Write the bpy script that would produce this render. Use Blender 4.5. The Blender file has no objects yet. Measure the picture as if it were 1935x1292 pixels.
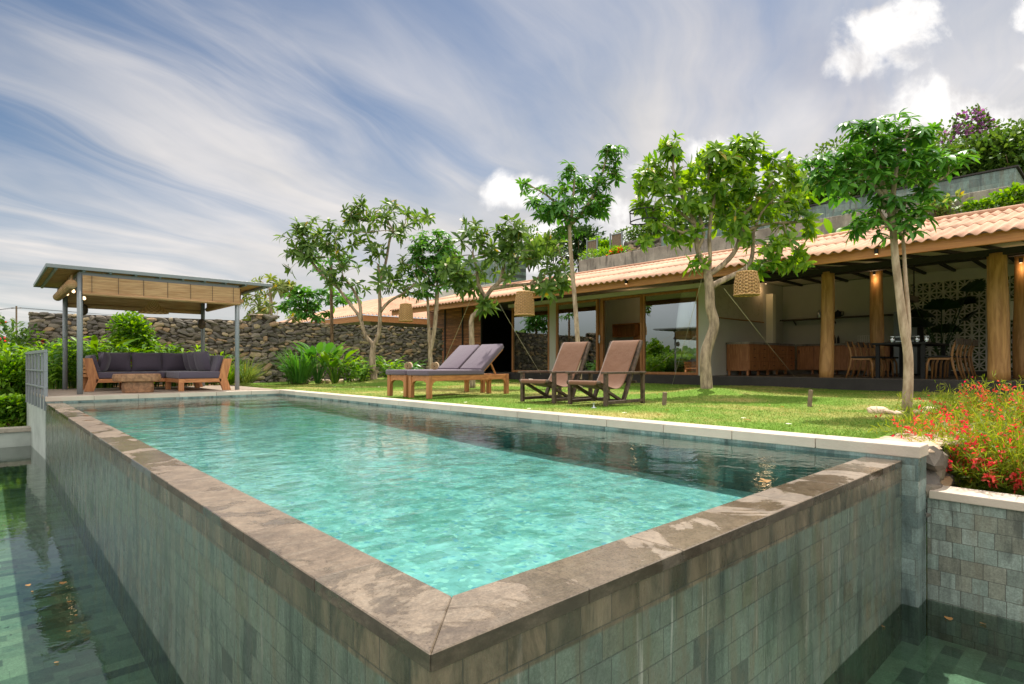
import bpy, bmesh, math, random
import numpy as np
from mathutils import Vector, Matrix
random.seed(7); rng = np.random.default_rng(11)
SC = bpy.context.scene; COL = SC.collection
R = math.radians

# ---------------------------------------------------------------- camera
S_, C_ = .6760, .7369
_n = math.hypot(S_, C_); S_ /= _n; C_ /= _n
CAM = Vector((-.7059, -1.0262, .545)); F_ = 1084.2; CX_ = 967.5; HY_ = 687.0
cd = bpy.data.cameras.new("camera"); cam = bpy.data.objects.new("camera", cd); COL.objects.link(cam)
cam.location = CAM; cam.rotation_euler = (R(90), 0, -math.asin(S_))
cd.lens = F_ / 1935 * 36; cd.sensor_width = 36; cd.shift_y = (HY_ - 646) / 1935; cd.clip_start = .05; cd.clip_end = 3000
SC.camera = cam
def at(px, py, X=None, Y=None, Z=None, D=None):
    """world point seen at a photo position, on a plane X/Y/Z or at a depth D"""
    a = (px - CX_) / F_; b = -(py - HY_) / F_
    r = Vector((C_ * a + S_, -S_ * a + C_, b))
    if X is not None: t = (X - CAM.x) / r.x
    elif Y is not None: t = (Y - CAM.y) / r.y
    elif Z is not None: t = (Z - CAM.z) / r.z
    else: t = D
    return CAM + r * t
FWD = Vector((S_, C_, 0)); RGT = Vector((C_, -S_, 0))

# ---------------------------------------------------------------- light
SLX, SLY = .45, .17                                   # sun slopes: shadows fall to -X and -Y
sd = Vector((SLX, SLY, 1)).normalized()
elev = math.asin(sd.z); azim = math.atan2(sd.x, sd.y)
sun = bpy.data.lights.new("sun", 'SUN'); so = bpy.data.objects.new("sun", sun); COL.objects.link(so)
sun.energy = 4.7; sun.angle = R(.55); sun.color = (1, .94, .84)
so.rotation_euler = sd.to_track_quat('Z', 'Y').to_euler(); so.location = (20, 10, 40)
SC.view_settings.view_transform = 'Standard'; SC.view_settings.look = 'None'
SC.view_settings.gamma = 1; SC.view_settings.exposure = 0.5
SC.cycles.max_bounces = 10; SC.cycles.transparent_max_bounces = 12; SC.cycles.sample_clamp_indirect = 6
SC.cycles.transmission_bounces = 6

def build_world():
    w = bpy.data.worlds.new("World"); SC.world = w; w.use_nodes = True
    nt = w.node_tree; nt.nodes.clear(); N = nt.nodes.new; L = nt.links.new
    def val(x): n = N('ShaderNodeValue'); n.outputs[0].default_value = x; return n.outputs[0]
    def m(op, a, b=None, c=None, clamp=False):
        n = N('ShaderNodeMath'); n.operation = op; n.use_clamp = clamp
        for i, v in enumerate((a, b, c)):
            if v is None: continue
            if isinstance(v, (int, float)): n.inputs[i].default_value = v
            else: L(v, n.inputs[i])
        return n.outputs[0]
    def dot(v, d):
        n = N('ShaderNodeVectorMath'); n.operation = 'DOT_PRODUCT'; L(v, n.inputs[0]); n.inputs[1].default_value = d; return n.outputs['Value']
    def ramp(f, lo, hi):
        n = N('ShaderNodeMapRange'); n.interpolation_type = 'SMOOTHSTEP'; L(f, n.inputs[0]); n.inputs[1].default_value = lo; n.inputs[2].default_value = hi; return n.outputs[0]
    def comb(x, y, z=0.0):
        n = N('ShaderNodeCombineXYZ')
        for i, v in enumerate((x, y, z)):
            if isinstance(v, (int, float)): n.inputs[i].default_value = v
            else: L(v, n.inputs[i])
        return n.outputs[0]
    def noise(vec, sc, det=6, rough=.55, dist=0.0):
        n = N('ShaderNodeTexNoise'); L(vec, n.inputs['Vector']); n.inputs['Scale'].default_value = sc; n.inputs['Detail'].default_value = det
        n.inputs['Roughness'].default_value = rough; n.inputs['Distortion'].default_value = dist; return n.outputs['Fac']
    def mixc(f, a, b):
        n = N('ShaderNodeMix'); n.data_type = 'RGBA'
        if isinstance(f, (int, float)): n.inputs[0].default_value = f
        else: L(f, n.inputs[0])
        for i, v in ((6, a), (7, b)):
            if isinstance(v, tuple): n.inputs[i].default_value = (*v, 1)
            else: L(v, n.inputs[i])
        return n.outputs[2]
    tc = N('ShaderNodeTexCoord'); d = tc.outputs['Generated']
    sky = N('ShaderNodeTexSky'); sky.sky_type = 'NISHITA'; sky.sun_disc = False
    sky.sun_elevation = elev; sky.sun_rotation = azim; sky.altitude = 200; sky.air_density = 1.0; sky.dust_density = 1.2; sky.ozone_density = 1.4
    z = dot(d, (0, 0, 1)); zz = m('MAXIMUM', m('ADD', z, .13), .05)
    f = m('DIVIDE', dot(d, tuple(FWD)), zz); r = m('DIVIDE', dot(d, tuple(RGT)), zz)
    fa, ra = f, r
    A1, A2 = FWD * .76 + RGT * .65, RGT * .76 - FWD * .65
    f = m('DIVIDE', dot(d, tuple(A1)), zz); r = m('DIVIDE', dot(d, tuple(A2)), zz)
    # high streaks drawn out towards the view's far side
    warp = noise(comb(m('MULTIPLY', r, .5), m('MULTIPLY', f, .35)), 1.6, 3)
    r2 = m('ADD', m('ADD', r, m('MULTIPLY', f, .22)), m('MULTIPLY', warp, .75))
    s1 = noise(comb(m('MULTIPLY', r2, 1.7), m('MULTIPLY', f, .42), 3.1), 1.25, 8, .56, .9)
    s2 = noise(comb(m('MULTIPLY', r2, .65), m('MULTIPLY', f, .35), 8.0), 1.3, 4, .5)
    # how clear the air is: bluest up on one side, thick haze of cloud on the other
    u = m('DIVIDE', dot(d, tuple(RGT)), m('MAXIMUM', dot(d, tuple(FWD)), .2))
    v = m('DIVIDE', z, m('MAXIMUM', dot(d, tuple(FWD)), .2))
    side = m('ADD', m('ADD', m('MULTIPLY', u, .24), m('MULTIPLY', v, -.72)), .20)
    cov = m('ADD', m('ADD', m('MULTIPLY', s1, .95), m('MULTIPLY', s2, .55)), side)
    cir = ramp(cov, .22, .90)
    low = m('MULTIPLY', ramp(v, .0, .12), 1)
    cir = m('MULTIPLY', cir, m('ADD', m('MULTIPLY', low, .7), .3))
    cir = m('MULTIPLY', cir, .95)
    skyc = N('ShaderNodeVectorMath'); skyc.operation = 'MULTIPLY'; L(sky.outputs[0], skyc.inputs[0]); skyc.inputs[1].default_value = (.60, .64, .66)
    cirro = mixc(ramp(noise(comb(m('MULTIPLY', r, .55), m('MULTIPLY', f, .5), 5), 1.4, 5), .35, .7), (4.9, 4.8, 4.75), (7.0, 6.55, 6.2))
    # darker lilac sheets on the thick side
    sheet = m('MULTIPLY', ramp(noise(comb(m('MULTIPLY', u, 1.0), m('MULTIPLY', v, 1.3), 2.2), 2.2, 5, .5), .44, .66), ramp(u, .1, .7))
    cirro = mixc(m('MULTIPLY', sheet, .85), cirro, (3.5, 3.5, 4.0))
    col = mixc(cir, skyc.outputs[0], cirro)
    # heaped clouds: blobs at fixed bearings
    blobs = [(.655, .575, .085, .055), (.60, .53, .06, .055), (.70, .61, .05, .04), (.76, .44, .11, .06), (.69, .43, .07, .035), (.86, .40, .12, .06), (.93, .56, .05, .08),
             (.20, .25, .07, .045), (.24, .23, .07, .05), (.33, .20, .12, .06), (.06, .20, .08, .04), (.0, .30, .05, .03), (.30, .33, .10, .05), (.45, .28, .1, .06)]
    best = None
    for (bu, bv, ru, rv) in blobs:
        e = m('SUBTRACT', 1.0, m('SQRT', m('ADD', m('POWER', m('ABSOLUTE', m('DIVIDE', m('SUBTRACT', u, bu), ru)), 2), m('POWER', m('ABSOLUTE', m('DIVIDE', m('SUBTRACT', v, bv), rv)), 2))))
        e = m('MAXIMUM', e, -1.2)
        best = e if best is None else m('MAXIMUM', best, e)
    cn = noise(comb(u, v, 1.7), 9, 8, .58, .3); cn2 = noise(comb(u, v, 4.7), 24, 5, .6)
    cf = m('ADD', m('ADD', best, m('MULTIPLY', m('SUBTRACT', cn, .5), 3.6)), m('MULTIPLY', m('SUBTRACT', cn2, .5), 1.3))
    cm = ramp(cf, -.15, .75)
    shade = ramp(noise(comb(u, m('ADD', v, .012), 1.7), 9, 8, .58, .3), .35, .62)
    cum = mixc(shade, (4.9, 4.75, 4.8), (8.2, 8.0, 7.8))
    col = mixc(m('MULTIPLY', cm, .93), col, cum)
    # unseen bright cloud added overhead and behind the camera as fill light
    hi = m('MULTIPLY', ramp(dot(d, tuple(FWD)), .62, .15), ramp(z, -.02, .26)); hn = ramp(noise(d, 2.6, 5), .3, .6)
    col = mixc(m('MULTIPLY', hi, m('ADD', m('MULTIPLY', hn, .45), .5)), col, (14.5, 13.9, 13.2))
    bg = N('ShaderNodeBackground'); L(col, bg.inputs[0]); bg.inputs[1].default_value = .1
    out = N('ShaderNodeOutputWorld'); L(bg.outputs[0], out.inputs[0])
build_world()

# ---------------------------------------------------------------- materials
def s2l(c):
    return tuple(((x / 255) / 12.92 if x / 255 <= .04045 else ((x / 255 + .055) / 1.055) ** 2.4) for x in c)
class NT:
    """small node-building helper"""
    def __init__(s, name):
        s.m = bpy.data.materials.new(name); s.m.use_nodes = True; s.nt = s.m.node_tree; s.nt.nodes.clear()
        s.out = s.N('ShaderNodeOutputMaterial')
    def N(s, t): return s.nt.nodes.new(t)
    def L(s, a, b): s.nt.links.new(a, b)
    def put(s, sock, v):
        if isinstance(v, tuple):
            sock.default_value = (*v, 1) if len(v) == 3 and len(sock.default_value) == 4 else v
        elif isinstance(v, (int, float)): sock.default_value = v
        elif v is not None: s.L(v, sock)
    def math(s, op, a, b=None, clamp=False):
        n = s.N('ShaderNodeMath'); n.operation = op; n.use_clamp = clamp; s.put(n.inputs[0], a); s.put(n.inputs[1], b); return n.outputs[0]
    def mix(s, f, a, b, mode='MIX'):
        n = s.N('ShaderNodeMix'); n.data_type = 'RGBA'; n.blend_type = mode; s.put(n.inputs[0], f); s.put(n.inputs[6], a); s.put(n.inputs[7], b); return n.outputs[2]
    def rng(s, f, a, b, c=0.0, d=1.0, smooth=True):
        n = s.N('ShaderNodeMapRange'); n.interpolation_type = 'SMOOTHSTEP' if smooth else 'LINEAR'
        for i, v in enumerate((f, a, b, c, d)): s.put(n.inputs[i], v)
        return n.outputs[0]
    def pos(s, obj=False):
        if obj: return s.N('ShaderNodeTexCoord').outputs['Object']
        return s.N('ShaderNodeNewGeometry').outputs['Position']
    def vmul(s, v, k):
        n = s.N('ShaderNodeVectorMath'); n.operation = 'MULTIPLY'; s.L(v, n.inputs[0]); n.inputs[1].default_value = k; return n.outputs[0]
    def sep(s, v):
        n = s.N('ShaderNodeSeparateXYZ'); s.L(v, n.inputs[0]); return n.outputs
    def comb(s, x, y, z=0.0):
        n = s.N('ShaderNodeCombineXYZ'); s.put(n.inputs[0], x); s.put(n.inputs[1], y); s.put(n.inputs[2], z); return n.outputs[0]
    def noise(s, v, sc, det=4, rough=.55, dist=0.0):
        n = s.N('ShaderNodeTexNoise'); s.L(v, n.inputs['Vector']); n.inputs['Scale'].default_value = sc; n.inputs['Detail'].default_value = det
        n.inputs['Roughness'].default_value = rough; n.inputs['Distortion'].default_value = dist; return n.outputs['Fac']
    def vor(s, v, sc, feat='F1', out='Distance'):
        n = s.N('ShaderNodeTexVoronoi'); n.feature = feat; s.L(v, n.inputs['Vector']); n.inputs['Scale'].default_value = sc; return n.outputs[out]
    def wave(s, v, sc, dist=2.0, axis='X', det=2):
        n = s.N('ShaderNodeTexWave'); n.bands_direction = axis; s.L(v, n.inputs['Vector']); n.inputs['Scale'].default_value = sc; n.inputs['Distortion'].default_value = dist; n.inputs['Detail'].default_value = det; return n.outputs['Fac']
    def isl(s): return s.N('ShaderNodeNewGeometry').outputs['Random Per Island']
    def hsv(s, c, h=.5, sa=1.0, v=1.0):
        n = s.N('ShaderNodeHueSaturation'); s.put(n.inputs['Color'], c); s.put(n.inputs['Hue'], h); s.put(n.inputs['Saturation'], sa); s.put(n.inputs['Value'], v); return n.outputs[0]
    def bump(s, h, st=.3, d=.02):
        n = s.N('ShaderNodeBump'); s.L(h, n.inputs['Height']); n.inputs['Strength'].default_value = st; n.inputs['Distance'].default_value = d; return n.outputs[0]
    def bsdf(s, col, rough=.6, normal=None, spec=.5, metal=0.0, **kw):
        n = s.N('ShaderNodeBsdfPrincipled'); s.put(n.inputs['Base Color'], col); s.put(n.inputs['Roughness'], rough); s.put(n.inputs['Specular IOR Level'], spec); s.put(n.inputs['Metallic'], metal)
        if normal is not None: s.L(normal, n.inputs['Normal'])
        for k, v in kw.items(): s.put(n.inputs[k.replace('_', ' ')], v)
        return n.outputs[0]
    def mixs(s, f, a, b):
        n = s.N('ShaderNodeMixShader'); s.put(n.inputs[0], f); s.L(a, n.inputs[1]); s.L(b, n.inputs[2]); return n.outputs[0]
    def done(s, sh): s.L(sh, s.out.inputs[0]); return s.m
M = {}
def simple(name, col, rough=.6, spec=.4, var=.15, sc=6.0, bump=.1, bsc=40.0, metal=0.0, isl=0.0):
    t = NT(name); p = t.pos(True); n = t.noise(p, sc, 5); n2 = t.noise(p, bsc, 4)
    v = t.math('ADD', 1 - var / 2, t.math('MULTIPLY', t.math('SUBTRACT', n, .5), var * 2.2))
    if isl: v = t.math('ADD', v, t.math('MULTIPLY', t.math('SUBTRACT', t.isl(), .5), isl))
    c = t.hsv(col, .5, 1.0, v)
    M[name] = t.done(t.bsdf(c, t.rng(n2, .3, .7, rough - .08, rough + .08), t.bump(n2, bump, .01), spec, metal)); return M[name]
def wood(name, col, dark, axis=(1, 12, 12), rough=.5, sc=3.0, isl=.25):
    t = NT(name); p = t.pos(True); q = t.vmul(p, axis); n = t.noise(q, sc, 6, .6, .6); n2 = t.noise(q, sc * 5, 3)
    c = t.mix(t.rng(n, .3, .7), dark, col); c = t.mix(t.math('MULTIPLY', n2, .25), c, dark)
    c = t.hsv(c, .5, 1.0, t.math('ADD', 1 - isl / 2, t.math('MULTIPLY', t.isl(), isl)))
    M[name] = t.done(t.bsdf(c, rough, t.bump(n2, .15, .004), .4)); return M[name]
def leafmat(name, a, b, trans=.35, rough=.42, yellow=.0, sc=.9):
    t = NT(name); r = t.isl(); p = t.pos(True)
    c = t.mix(t.rng(t.math('ADD', t.math('MULTIPLY', r, .7), t.math('MULTIPLY', t.noise(p, sc, 2), .5)), .25, .95), a, b)
    if yellow: c = t.mix(t.math('GREATER_THAN', r, 1 - yellow), c, (.35, .28, .04))
    pr = t.bsdf(c, rough, None, .28)
    tr = t.N('ShaderNodeBsdfTranslucent'); t.put(tr.inputs[0], t.hsv(c, .485, 1.15, 1.7))
    M[name] = t.done(t.mixs(trans, pr, tr.outputs[0])); return M[name]

def tilemat(name, ua, colors, size=.1, wid=.12, rough=.35, band=None, drips=True, bumpy=.25, lime=.0, moss=.0, warp=0.0, mort=.75):
    """stone tiles on a wall (ua: which world axis runs along it, 'F' for a floor)"""
    t = NT(name); P = t.sep(t.pos())
    if ua == 'F': uv = t.comb(P[0], P[1])
    elif ua == 'W':
        g = t.N('ShaderNodeNewGeometry'); nx = t.math('GREATER_THAN', t.math('ABSOLUTE', t.sep(g.outputs['True Normal'])[0]), .5)
        uv = t.comb(t.math('ADD', t.math('MULTIPLY', P[1], nx), t.math('MULTIPLY', P[0], t.math('SUBTRACT', 1.0, nx))), P[2])
    else: uv = t.comb(P['XYZ'.index(ua)], P[2])
    if warp:
        wn = t.N('ShaderNodeTexNoise'); t.L(t.pos(), wn.inputs['Vector']); wn.inputs['Scale'].default_value = 7; wn.inputs['Detail'].default_value = 3
        a_ = t.N('ShaderNodeVectorMath'); a_.operation = 'MULTIPLY_ADD'; t.L(wn.outputs['Color'], a_.inputs[0]); a_.inputs[1].default_value = (warp * 2, warp * 2, 0); t.L(uv, a_.inputs[2]); uv = a_.outputs[0]
    br = t.N('ShaderNodeTexBrick'); t.L(uv, br.inputs['Vector']); br.inputs['Scale'].default_value = 1.0
    br.inputs['Brick Width'].default_value = wid; br.inputs['Row Height'].default_value = size; br.inputs['Mortar Size'].default_value = .0022
    br.inputs['Mortar Smooth'].default_value = .3; br.inputs['Color1'].default_value = (0, 0, 0, 1); br.inputs['Color2'].default_value = (1, 1, 1, 1); br.inputs['Mortar'].default_value = (.5, .5, .5, 1)
    br.offset = .37; br.squash = .72; br.squash_frequency = 3
    cr = t.N('ShaderNodeValToRGB'); cr.color_ramp.interpolation = 'CONSTANT'; t.L(br.outputs['Color'], cr.inputs[0])
    e = cr.color_ramp.elements
    while len(e) < len(colors): e.new(.5)
    for i, c in enumerate(colors): e[i].position = i / len(colors); e[i].color = (*c, 1)
    nz = t.noise(t.pos(), 17, 7, .7); nb = t.noise(t.pos(), 2.2, 4)
    c = t.hsv(cr.outputs[0], .5, 1.0, t.math('ADD', .24, t.math('ADD', t.math('MULTIPLY', nz, 1.2), t.math('MULTIPLY', nb, .65))))
    c = t.hsv(c, .5, 1.0, t.rng(t.noise(t.pos(), 95, 4, .8), .36, .64, .76, 1.22, False))
    if drips:
        st = t.vmul(t.pos(), (4.5, 4.5, .7)); dn = t.noise(st, 1.6, 7, .68, .4); st2 = t.noise(t.vmul(t.pos(), (14, 14, .7)), 1.5, 5, .6, .3)
        c = t.mix(t.math('MULTIPLY', t.rng(dn, .48, .7), .62), c, (.13, .105, .066))
        c = t.mix(t.math('MULTIPLY', t.rng(dn, .50, .32), .65), c, (.028, .036, .033))
        wide = t.noise(t.vmul(t.pos(), (2.2, 2.2, .5)), 1.3, 5, .65); c = t.mix(t.math('MULTIPLY', t.rng(wide, .52, .7), .55), c, (.034, .05, .042))
        pt = t.noise(t.pos(), 3.3, 7, .7); c = t.mix(t.math('MULTIPLY', t.rng(pt, .56, .66), .5), c, (.10, .085, .06))
        c = t.mix(t.math('MULTIPLY', t.rng(st2, .62, .78), lime), c, (.48, .47, .42))
    if moss: c = t.mix(t.math('MULTIPLY', t.rng(t.noise(t.vmul(t.pos(), (5, 5, 1.2)), 1.5, 4), .55, .7), moss), c, (.05, .065, .018))
    if band is not None:
        zt, zb = band; wob = t.math('MULTIPLY', t.math('SUBTRACT', t.noise(t.vmul(t.pos(), (3, 3, 1)), 2, 3), .5), .05)
        bf = t.rng(t.math('ADD', P[2], t.math('MULTIPLY', wob, .3)), zb - .006, zb + .004)
        bc = t.mix(t.rng(t.noise(t.vmul(t.pos(), (5, 5, 1.6)), 1.8, 7, .7, .5), .32, .68), (.034, .027, .018), (.17, .128, .082)); bc = t.hsv(bc, .5, 1.0, t.math('ADD', .7, t.math('MULTIPLY', br.outputs['Color'], .6)))
        c = t.mix(t.math('MULTIPLY', bf, .85), c, bc)
    c = t.mix(t.math('MULTIPLY', br.outputs['Fac'], mort), c, (.05, .055, .05))
    h = t.math('ADD', t.math('MULTIPLY', br.outputs['Fac'], -.6), t.math('ADD', t.math('MULTIPLY', nz, .35), t.math('MULTIPLY', br.outputs['Color'], .25)))
    rr = t.rng(t.noise(t.vmul(t.pos(), (4, 4, 1.2)), 2, 4), .35, .7, rough - .16, rough + .18)
    M[name] = t.done(t.bsdf(c, rr, t.bump(h, bumpy, .012), .5)); return M[name]

GRN = [s2l(x) for x in ((86, 97, 87), (90, 101, 90), (88, 99, 88), (93, 97, 83), (84, 94, 85), (92, 104, 94), (90, 95, 82), (86, 97, 88), (90, 101, 91), (88, 96, 86), (85, 95, 86), (92, 102, 90), (88, 99, 89), (87, 98, 88), (90, 100, 90), (86, 95, 84), (88, 100, 90), (87, 98, 89), (90, 99, 87), (88, 98, 88), (64, 71, 66))]
tilemat('tile_wall', 'W', GRN, .1, .135, .24, band=(-.1, -.213), lime=.75, moss=.3, bumpy=.8, mort=.5)
tilemat('tile_planter', 'Y', [s2l(x) for x in ((118, 132, 124), (128, 140, 132), (120, 124, 112), (126, 138, 130), (114, 116, 104), (132, 142, 134), (108, 118, 110), (124, 126, 114), (122, 134, 126))], .1, .112, .55, lime=.3, bumpy=.6, mort=.6)
tilemat('tile_floor', 'F', [s2l(x) for x in ((120, 142, 124), (130, 152, 134), (114, 136, 120), (138, 156, 138), (106, 126, 112), (126, 146, 130), (88, 104, 94))], .1, .21, .5, drips=False, mort=.3)
def mk_poolfloor():
    """small green and blue stone chips with odd darker slabs"""
    t = NT('tile_pool'); p = t.pos(); P = t.sep(p)
    wn = t.N('ShaderNodeTexNoise'); t.L(p, wn.inputs['Vector']); wn.inputs['Scale'].default_value = 9; wn.inputs['Detail'].default_value = 4
    a_ = t.N('ShaderNodeVectorMath'); a_.operation = 'MULTIPLY_ADD'; t.L(wn.outputs['Color'], a_.inputs[0]); a_.inputs[1].default_value = (.09, .09, 0); t.L(t.comb(P[0], P[1]), a_.inputs[2])
    br = t.N('ShaderNodeTexBrick'); t.L(a_.outputs[0], br.inputs['Vector']); br.inputs['Scale'].default_value = 1; br.inputs['Brick Width'].default_value = .2; br.inputs['Row Height'].default_value = .1; br.inputs['Mortar Size'].default_value = .004; br.inputs['Mortar Smooth'].default_value = 1
    br.inputs['Color1'].default_value = (0, 0, 0, 1); br.inputs['Color2'].default_value = (1, 1, 1, 1); br.inputs['Mortar'].default_value = (.5, .5, .5, 1)
    v = t.N('ShaderNodeTexVoronoi'); t.L(a_.outputs[0], v.inputs['Vector']); v.inputs['Scale'].default_value = 38; ch = t.sep(v.outputs['Color'])[0]; ch2 = t.sep(v.outputs['Color'])[1]
    n1 = t.noise(p, 2.6, 6, .65); n2 = t.noise(p, 10, 5, .65)
    c = t.mix(t.rng(n2, .3, .7), s2l((122, 148, 142)), s2l((178, 196, 190)))
    c = t.mix(t.math('MULTIPLY', t.rng(n1, .42, .60), .7), c, s2l((104, 134, 120))); n3 = t.noise(p, 5.2, 5, .6, .6); c = t.mix(t.math('MULTIPLY', t.rng(n3, .54, .64), .6), c, s2l((88, 118, 104)))
    c = t.mix(t.rng(ch, .0, 1.0, .0, .45, False), c, s2l((158, 184, 182)))
    c = t.mix(t.math('MULTIPLY', t.math('GREATER_THAN', ch2, .93), .6), c, s2l((70, 130, 160)))
    c = t.mix(t.math('MULTIPLY', t.math('LESS_THAN', ch2, .10), .5), c, s2l((206, 214, 196)))
    c = t.mix(t.math('MULTIPLY', t.rng(br.outputs['Color'], .84, .88), .5), c, s2l((84, 112, 98)))
    c = t.mix(t.math('MULTIPLY', t.rng(br.outputs['Color'], .12, .08), .35), c, s2l((100, 128, 114)))
    c = t.mix(t.math('MULTIPLY', br.outputs['Fac'], .28), c, s2l((84, 108, 98)))
    M['tile_pool'] = t.done(t.bsdf(c, .5, t.bump(n2, .2, .01), .3))
mk_poolfloor()
tilemat('tile_poolwall', 'Y', [s2l(x) for x in ((112, 128, 124), (126, 142, 136), (104, 120, 116), (90, 106, 104), (118, 134, 130))], .1, .2, .4, drips=True, lime=.2, mort=.4)
tilemat('tile_poolend', 'X', [s2l(x) for x in ((112, 128, 124), (126, 142, 136), (104, 120, 116), (90, 106, 104), (118, 134, 130))], .1, .2, .4, drips=True, lime=.2, mort=.4)
tilemat('tile_terrace', 'Y', [s2l(x) for x in ((92, 112, 106), (104, 124, 116), (84, 100, 96), (112, 128, 120), (96, 116, 110))], .2, .3, .5, drips=True, lime=.2)

def mk_wetstone():
    """sandy rim stone: grain, pores, per-slab tone, films of water with their own outline"""
    t = NT('wet_stone'); p = t.pos(); i = t.isl(); n = t.noise(p, 5, 8, .7, .4); grain = t.noise(p, 130, 4, .8); mid = t.noise(p, 34, 6, .75)
    lay = t.noise(t.vmul(p, (3, 11, 3)), 2.2, 7, .7, .8); pore = t.vor(p, 85); film = t.math('ADD', t.noise(p, 2.3, 7, .62, .4), t.math('MULTIPLY', t.math('SUBTRACT', i, .5), .16))
    c = t.mix(t.rng(n, .34, .66), (.125, .092, .066), (.215, .163, .118)); c = t.mix(t.math('MULTIPLY', t.rng(lay, .5, .62), .4), c, (.235, .195, .15))
    c = t.mix(t.math('MULTIPLY', i, .35), c, (.125, .11, .088)); c = t.hsv(c, .5, 1.0, t.math('ADD', .78, t.math('MULTIPLY', i, .42)))
    c = t.hsv(c, .5, 1.0, t.rng(grain, .36, .64, .76, 1.2, False)); c = t.hsv(c, .5, 1.0, t.rng(mid, .34, .66, .80, 1.16, False))
    c = t.mix(t.math('MULTIPLY', t.rng(pore, .2, .1), t.rng(t.noise(p, 7, 3), .48, .6, 0, .7)), c, (.035, .026, .018))
    wet = t.rng(film, .50, .545); c = t.hsv(c, .5, 1.08, t.math('SUBTRACT', 1.0, t.math('MULTIPLY', wet, .27)))
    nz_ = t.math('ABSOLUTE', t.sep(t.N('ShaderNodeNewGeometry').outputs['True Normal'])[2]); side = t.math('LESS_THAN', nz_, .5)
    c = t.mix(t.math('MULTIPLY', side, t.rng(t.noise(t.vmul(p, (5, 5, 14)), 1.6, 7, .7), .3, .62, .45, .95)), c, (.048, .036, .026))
    h = t.math('ADD', t.math('MULTIPLY', mid, .7), t.math('ADD', t.math('MULTIPLY', grain, .35), t.math('MULTIPLY', t.noise(p, 16, 3, .6, 1.5), .5)))
    bp = t.N('ShaderNodeBump'); t.L(h, bp.inputs['Height']); t.L(t.math('SUBTRACT', .42, t.math('MULTIPLY', wet, .30)), bp.inputs['Strength']); bp.inputs['Distance'].default_value = .008
    M['wet_stone'] = t.done(t.bsdf(c, t.math('SUBTRACT', .52, t.math('MULTIPLY', wet, .44)), bp.outputs[0], .5))
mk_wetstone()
simple('pale_coping', s2l((198, 184, 168)), .7, .3, .2, 3, .2, 60, isl=.12)
simple('wet_coping', s2l((112, 128, 124)), .4, .5, .4, 5, .2, 50)
simple('side_plaster', s2l((176, 184, 176)), .7, .3, .35, 2.5, .15, 30)
def mk_conc():
    t = NT('concrete'); p = t.pos(); n = t.noise(p, 1.2, 6, .65); st = t.noise(t.vmul(p, (3.5, 3.5, .6)), 1.4, 6, .68, .3); f = t.noise(p, 30, 4)
    c = t.mix(t.rng(n, .3, .7), s2l((120, 114, 104)), s2l((168, 160, 146))); c = t.mix(t.math('MULTIPLY', t.rng(st, .5, .68), .7), c, s2l((70, 66, 60))); c = t.mix(t.math('MULTIPLY', t.rng(st, .42, .28), .5), c, s2l((196, 190, 178)))
    c = t.hsv(c, .5, 1.0, t.math('ADD', .8, t.math('MULTIPLY', f, .4))); M['concrete'] = t.done(t.bsdf(c, .85, t.bump(f, .25, .01), .2))
mk_conc()
simple('dark_plinth', s2l((64, 60, 58)), .7, .3, .4, 3, .2, 30)
simple('plaster_wall', s2l((192, 188, 178)), .8, .2, .16, 1.2, .08, 20)
simple('ceiling_cream', s2l((236, 228, 208)), .8, .2, .08, 1.2, .05, 20)
simple('dark_beam', s2l((44, 40, 38)), .6, .3, .3, 3, .1, 30)
simple('floor_dark', s2l((86, 77, 70)), .45, .4, .3, 2, .1, 20)
simple('grey_steel', s2l((126, 132, 136)), .45, .5, .12, 4, .05, 30)
simple('deck_stone', s2l((166, 150, 134)), .8, .25, .3, 3, .2, 50, isl=.1)
simple('black_soft', s2l((30, 29, 31)), .6, .3, .2, 6, .05, 40)
simple('steel', s2l((190, 194, 198)), .3, .5, .1, 4, .02, 40, metal=.85)
simple('white_paint', s2l((232, 228, 220)), .6, .3, .1, 4, .05, 40)
simple('linen', s2l((205, 196, 180)), .85, .1, .1, 8, .1, 120)
simple('block_stone', s2l((206, 200, 184)), .85, .2, .15, 3, .1, 50)
simple('rope', s2l((196, 186, 168)), .8, .2, .1, 30, .1, 90)
simple('earth', s2l((128, 98, 66)), .95, .1, .6, 8, .5, 40)
simple('stake_grey', s2l((140, 122, 104)), .9, .1, .4, 20, .2, 60)
wood('teak', (.52, .225, .08), (.30, .11, .038), (1.5, 9, 9), .45, 4)
wood('teak_v', (.52, .23, .085), (.29, .11, .04), (9, 9, 1.2), .5, 3)
wood('fascia_wood', (.52, .235, .075), (.36, .14, .042), (9, .6, 9), .5, 3, .1)
wood('log', (.58, .315, .12), (.33, .155, .05), (6, 6, .8), .5, 2.5, .2)
wood('frame_wood', (.42, .18, .065), (.26, .10, .034), (7, 7, 1), .5, 3, .2)
wood('shutter_wood', (.55, .21, .075), (.26, .09, .033), (8, 1, 8), .5, 3, .6)
wood('dark_wood', (.115, .075, .047), (.035, .024, .017), (9, 9, 9), .6, 2, .4)
wood('chair_oak', (.34, .165, .055), (.2, .09, .03), (9, 9, 1), .45, 3, .2)
wood('table_log', (.36, .19, .095), (.17, .085, .042), (4, 4, 4), .55, 4, .15)
wood('cabinet_wood', (.48, .21, .08), (.28, .105, .036), (9, 9, 1), .5, 3, .3)
wood('batten_wood', (.50, .28, .11), (.34, .17, .06), (1, 9, 9), .6, 3, .2)

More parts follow.
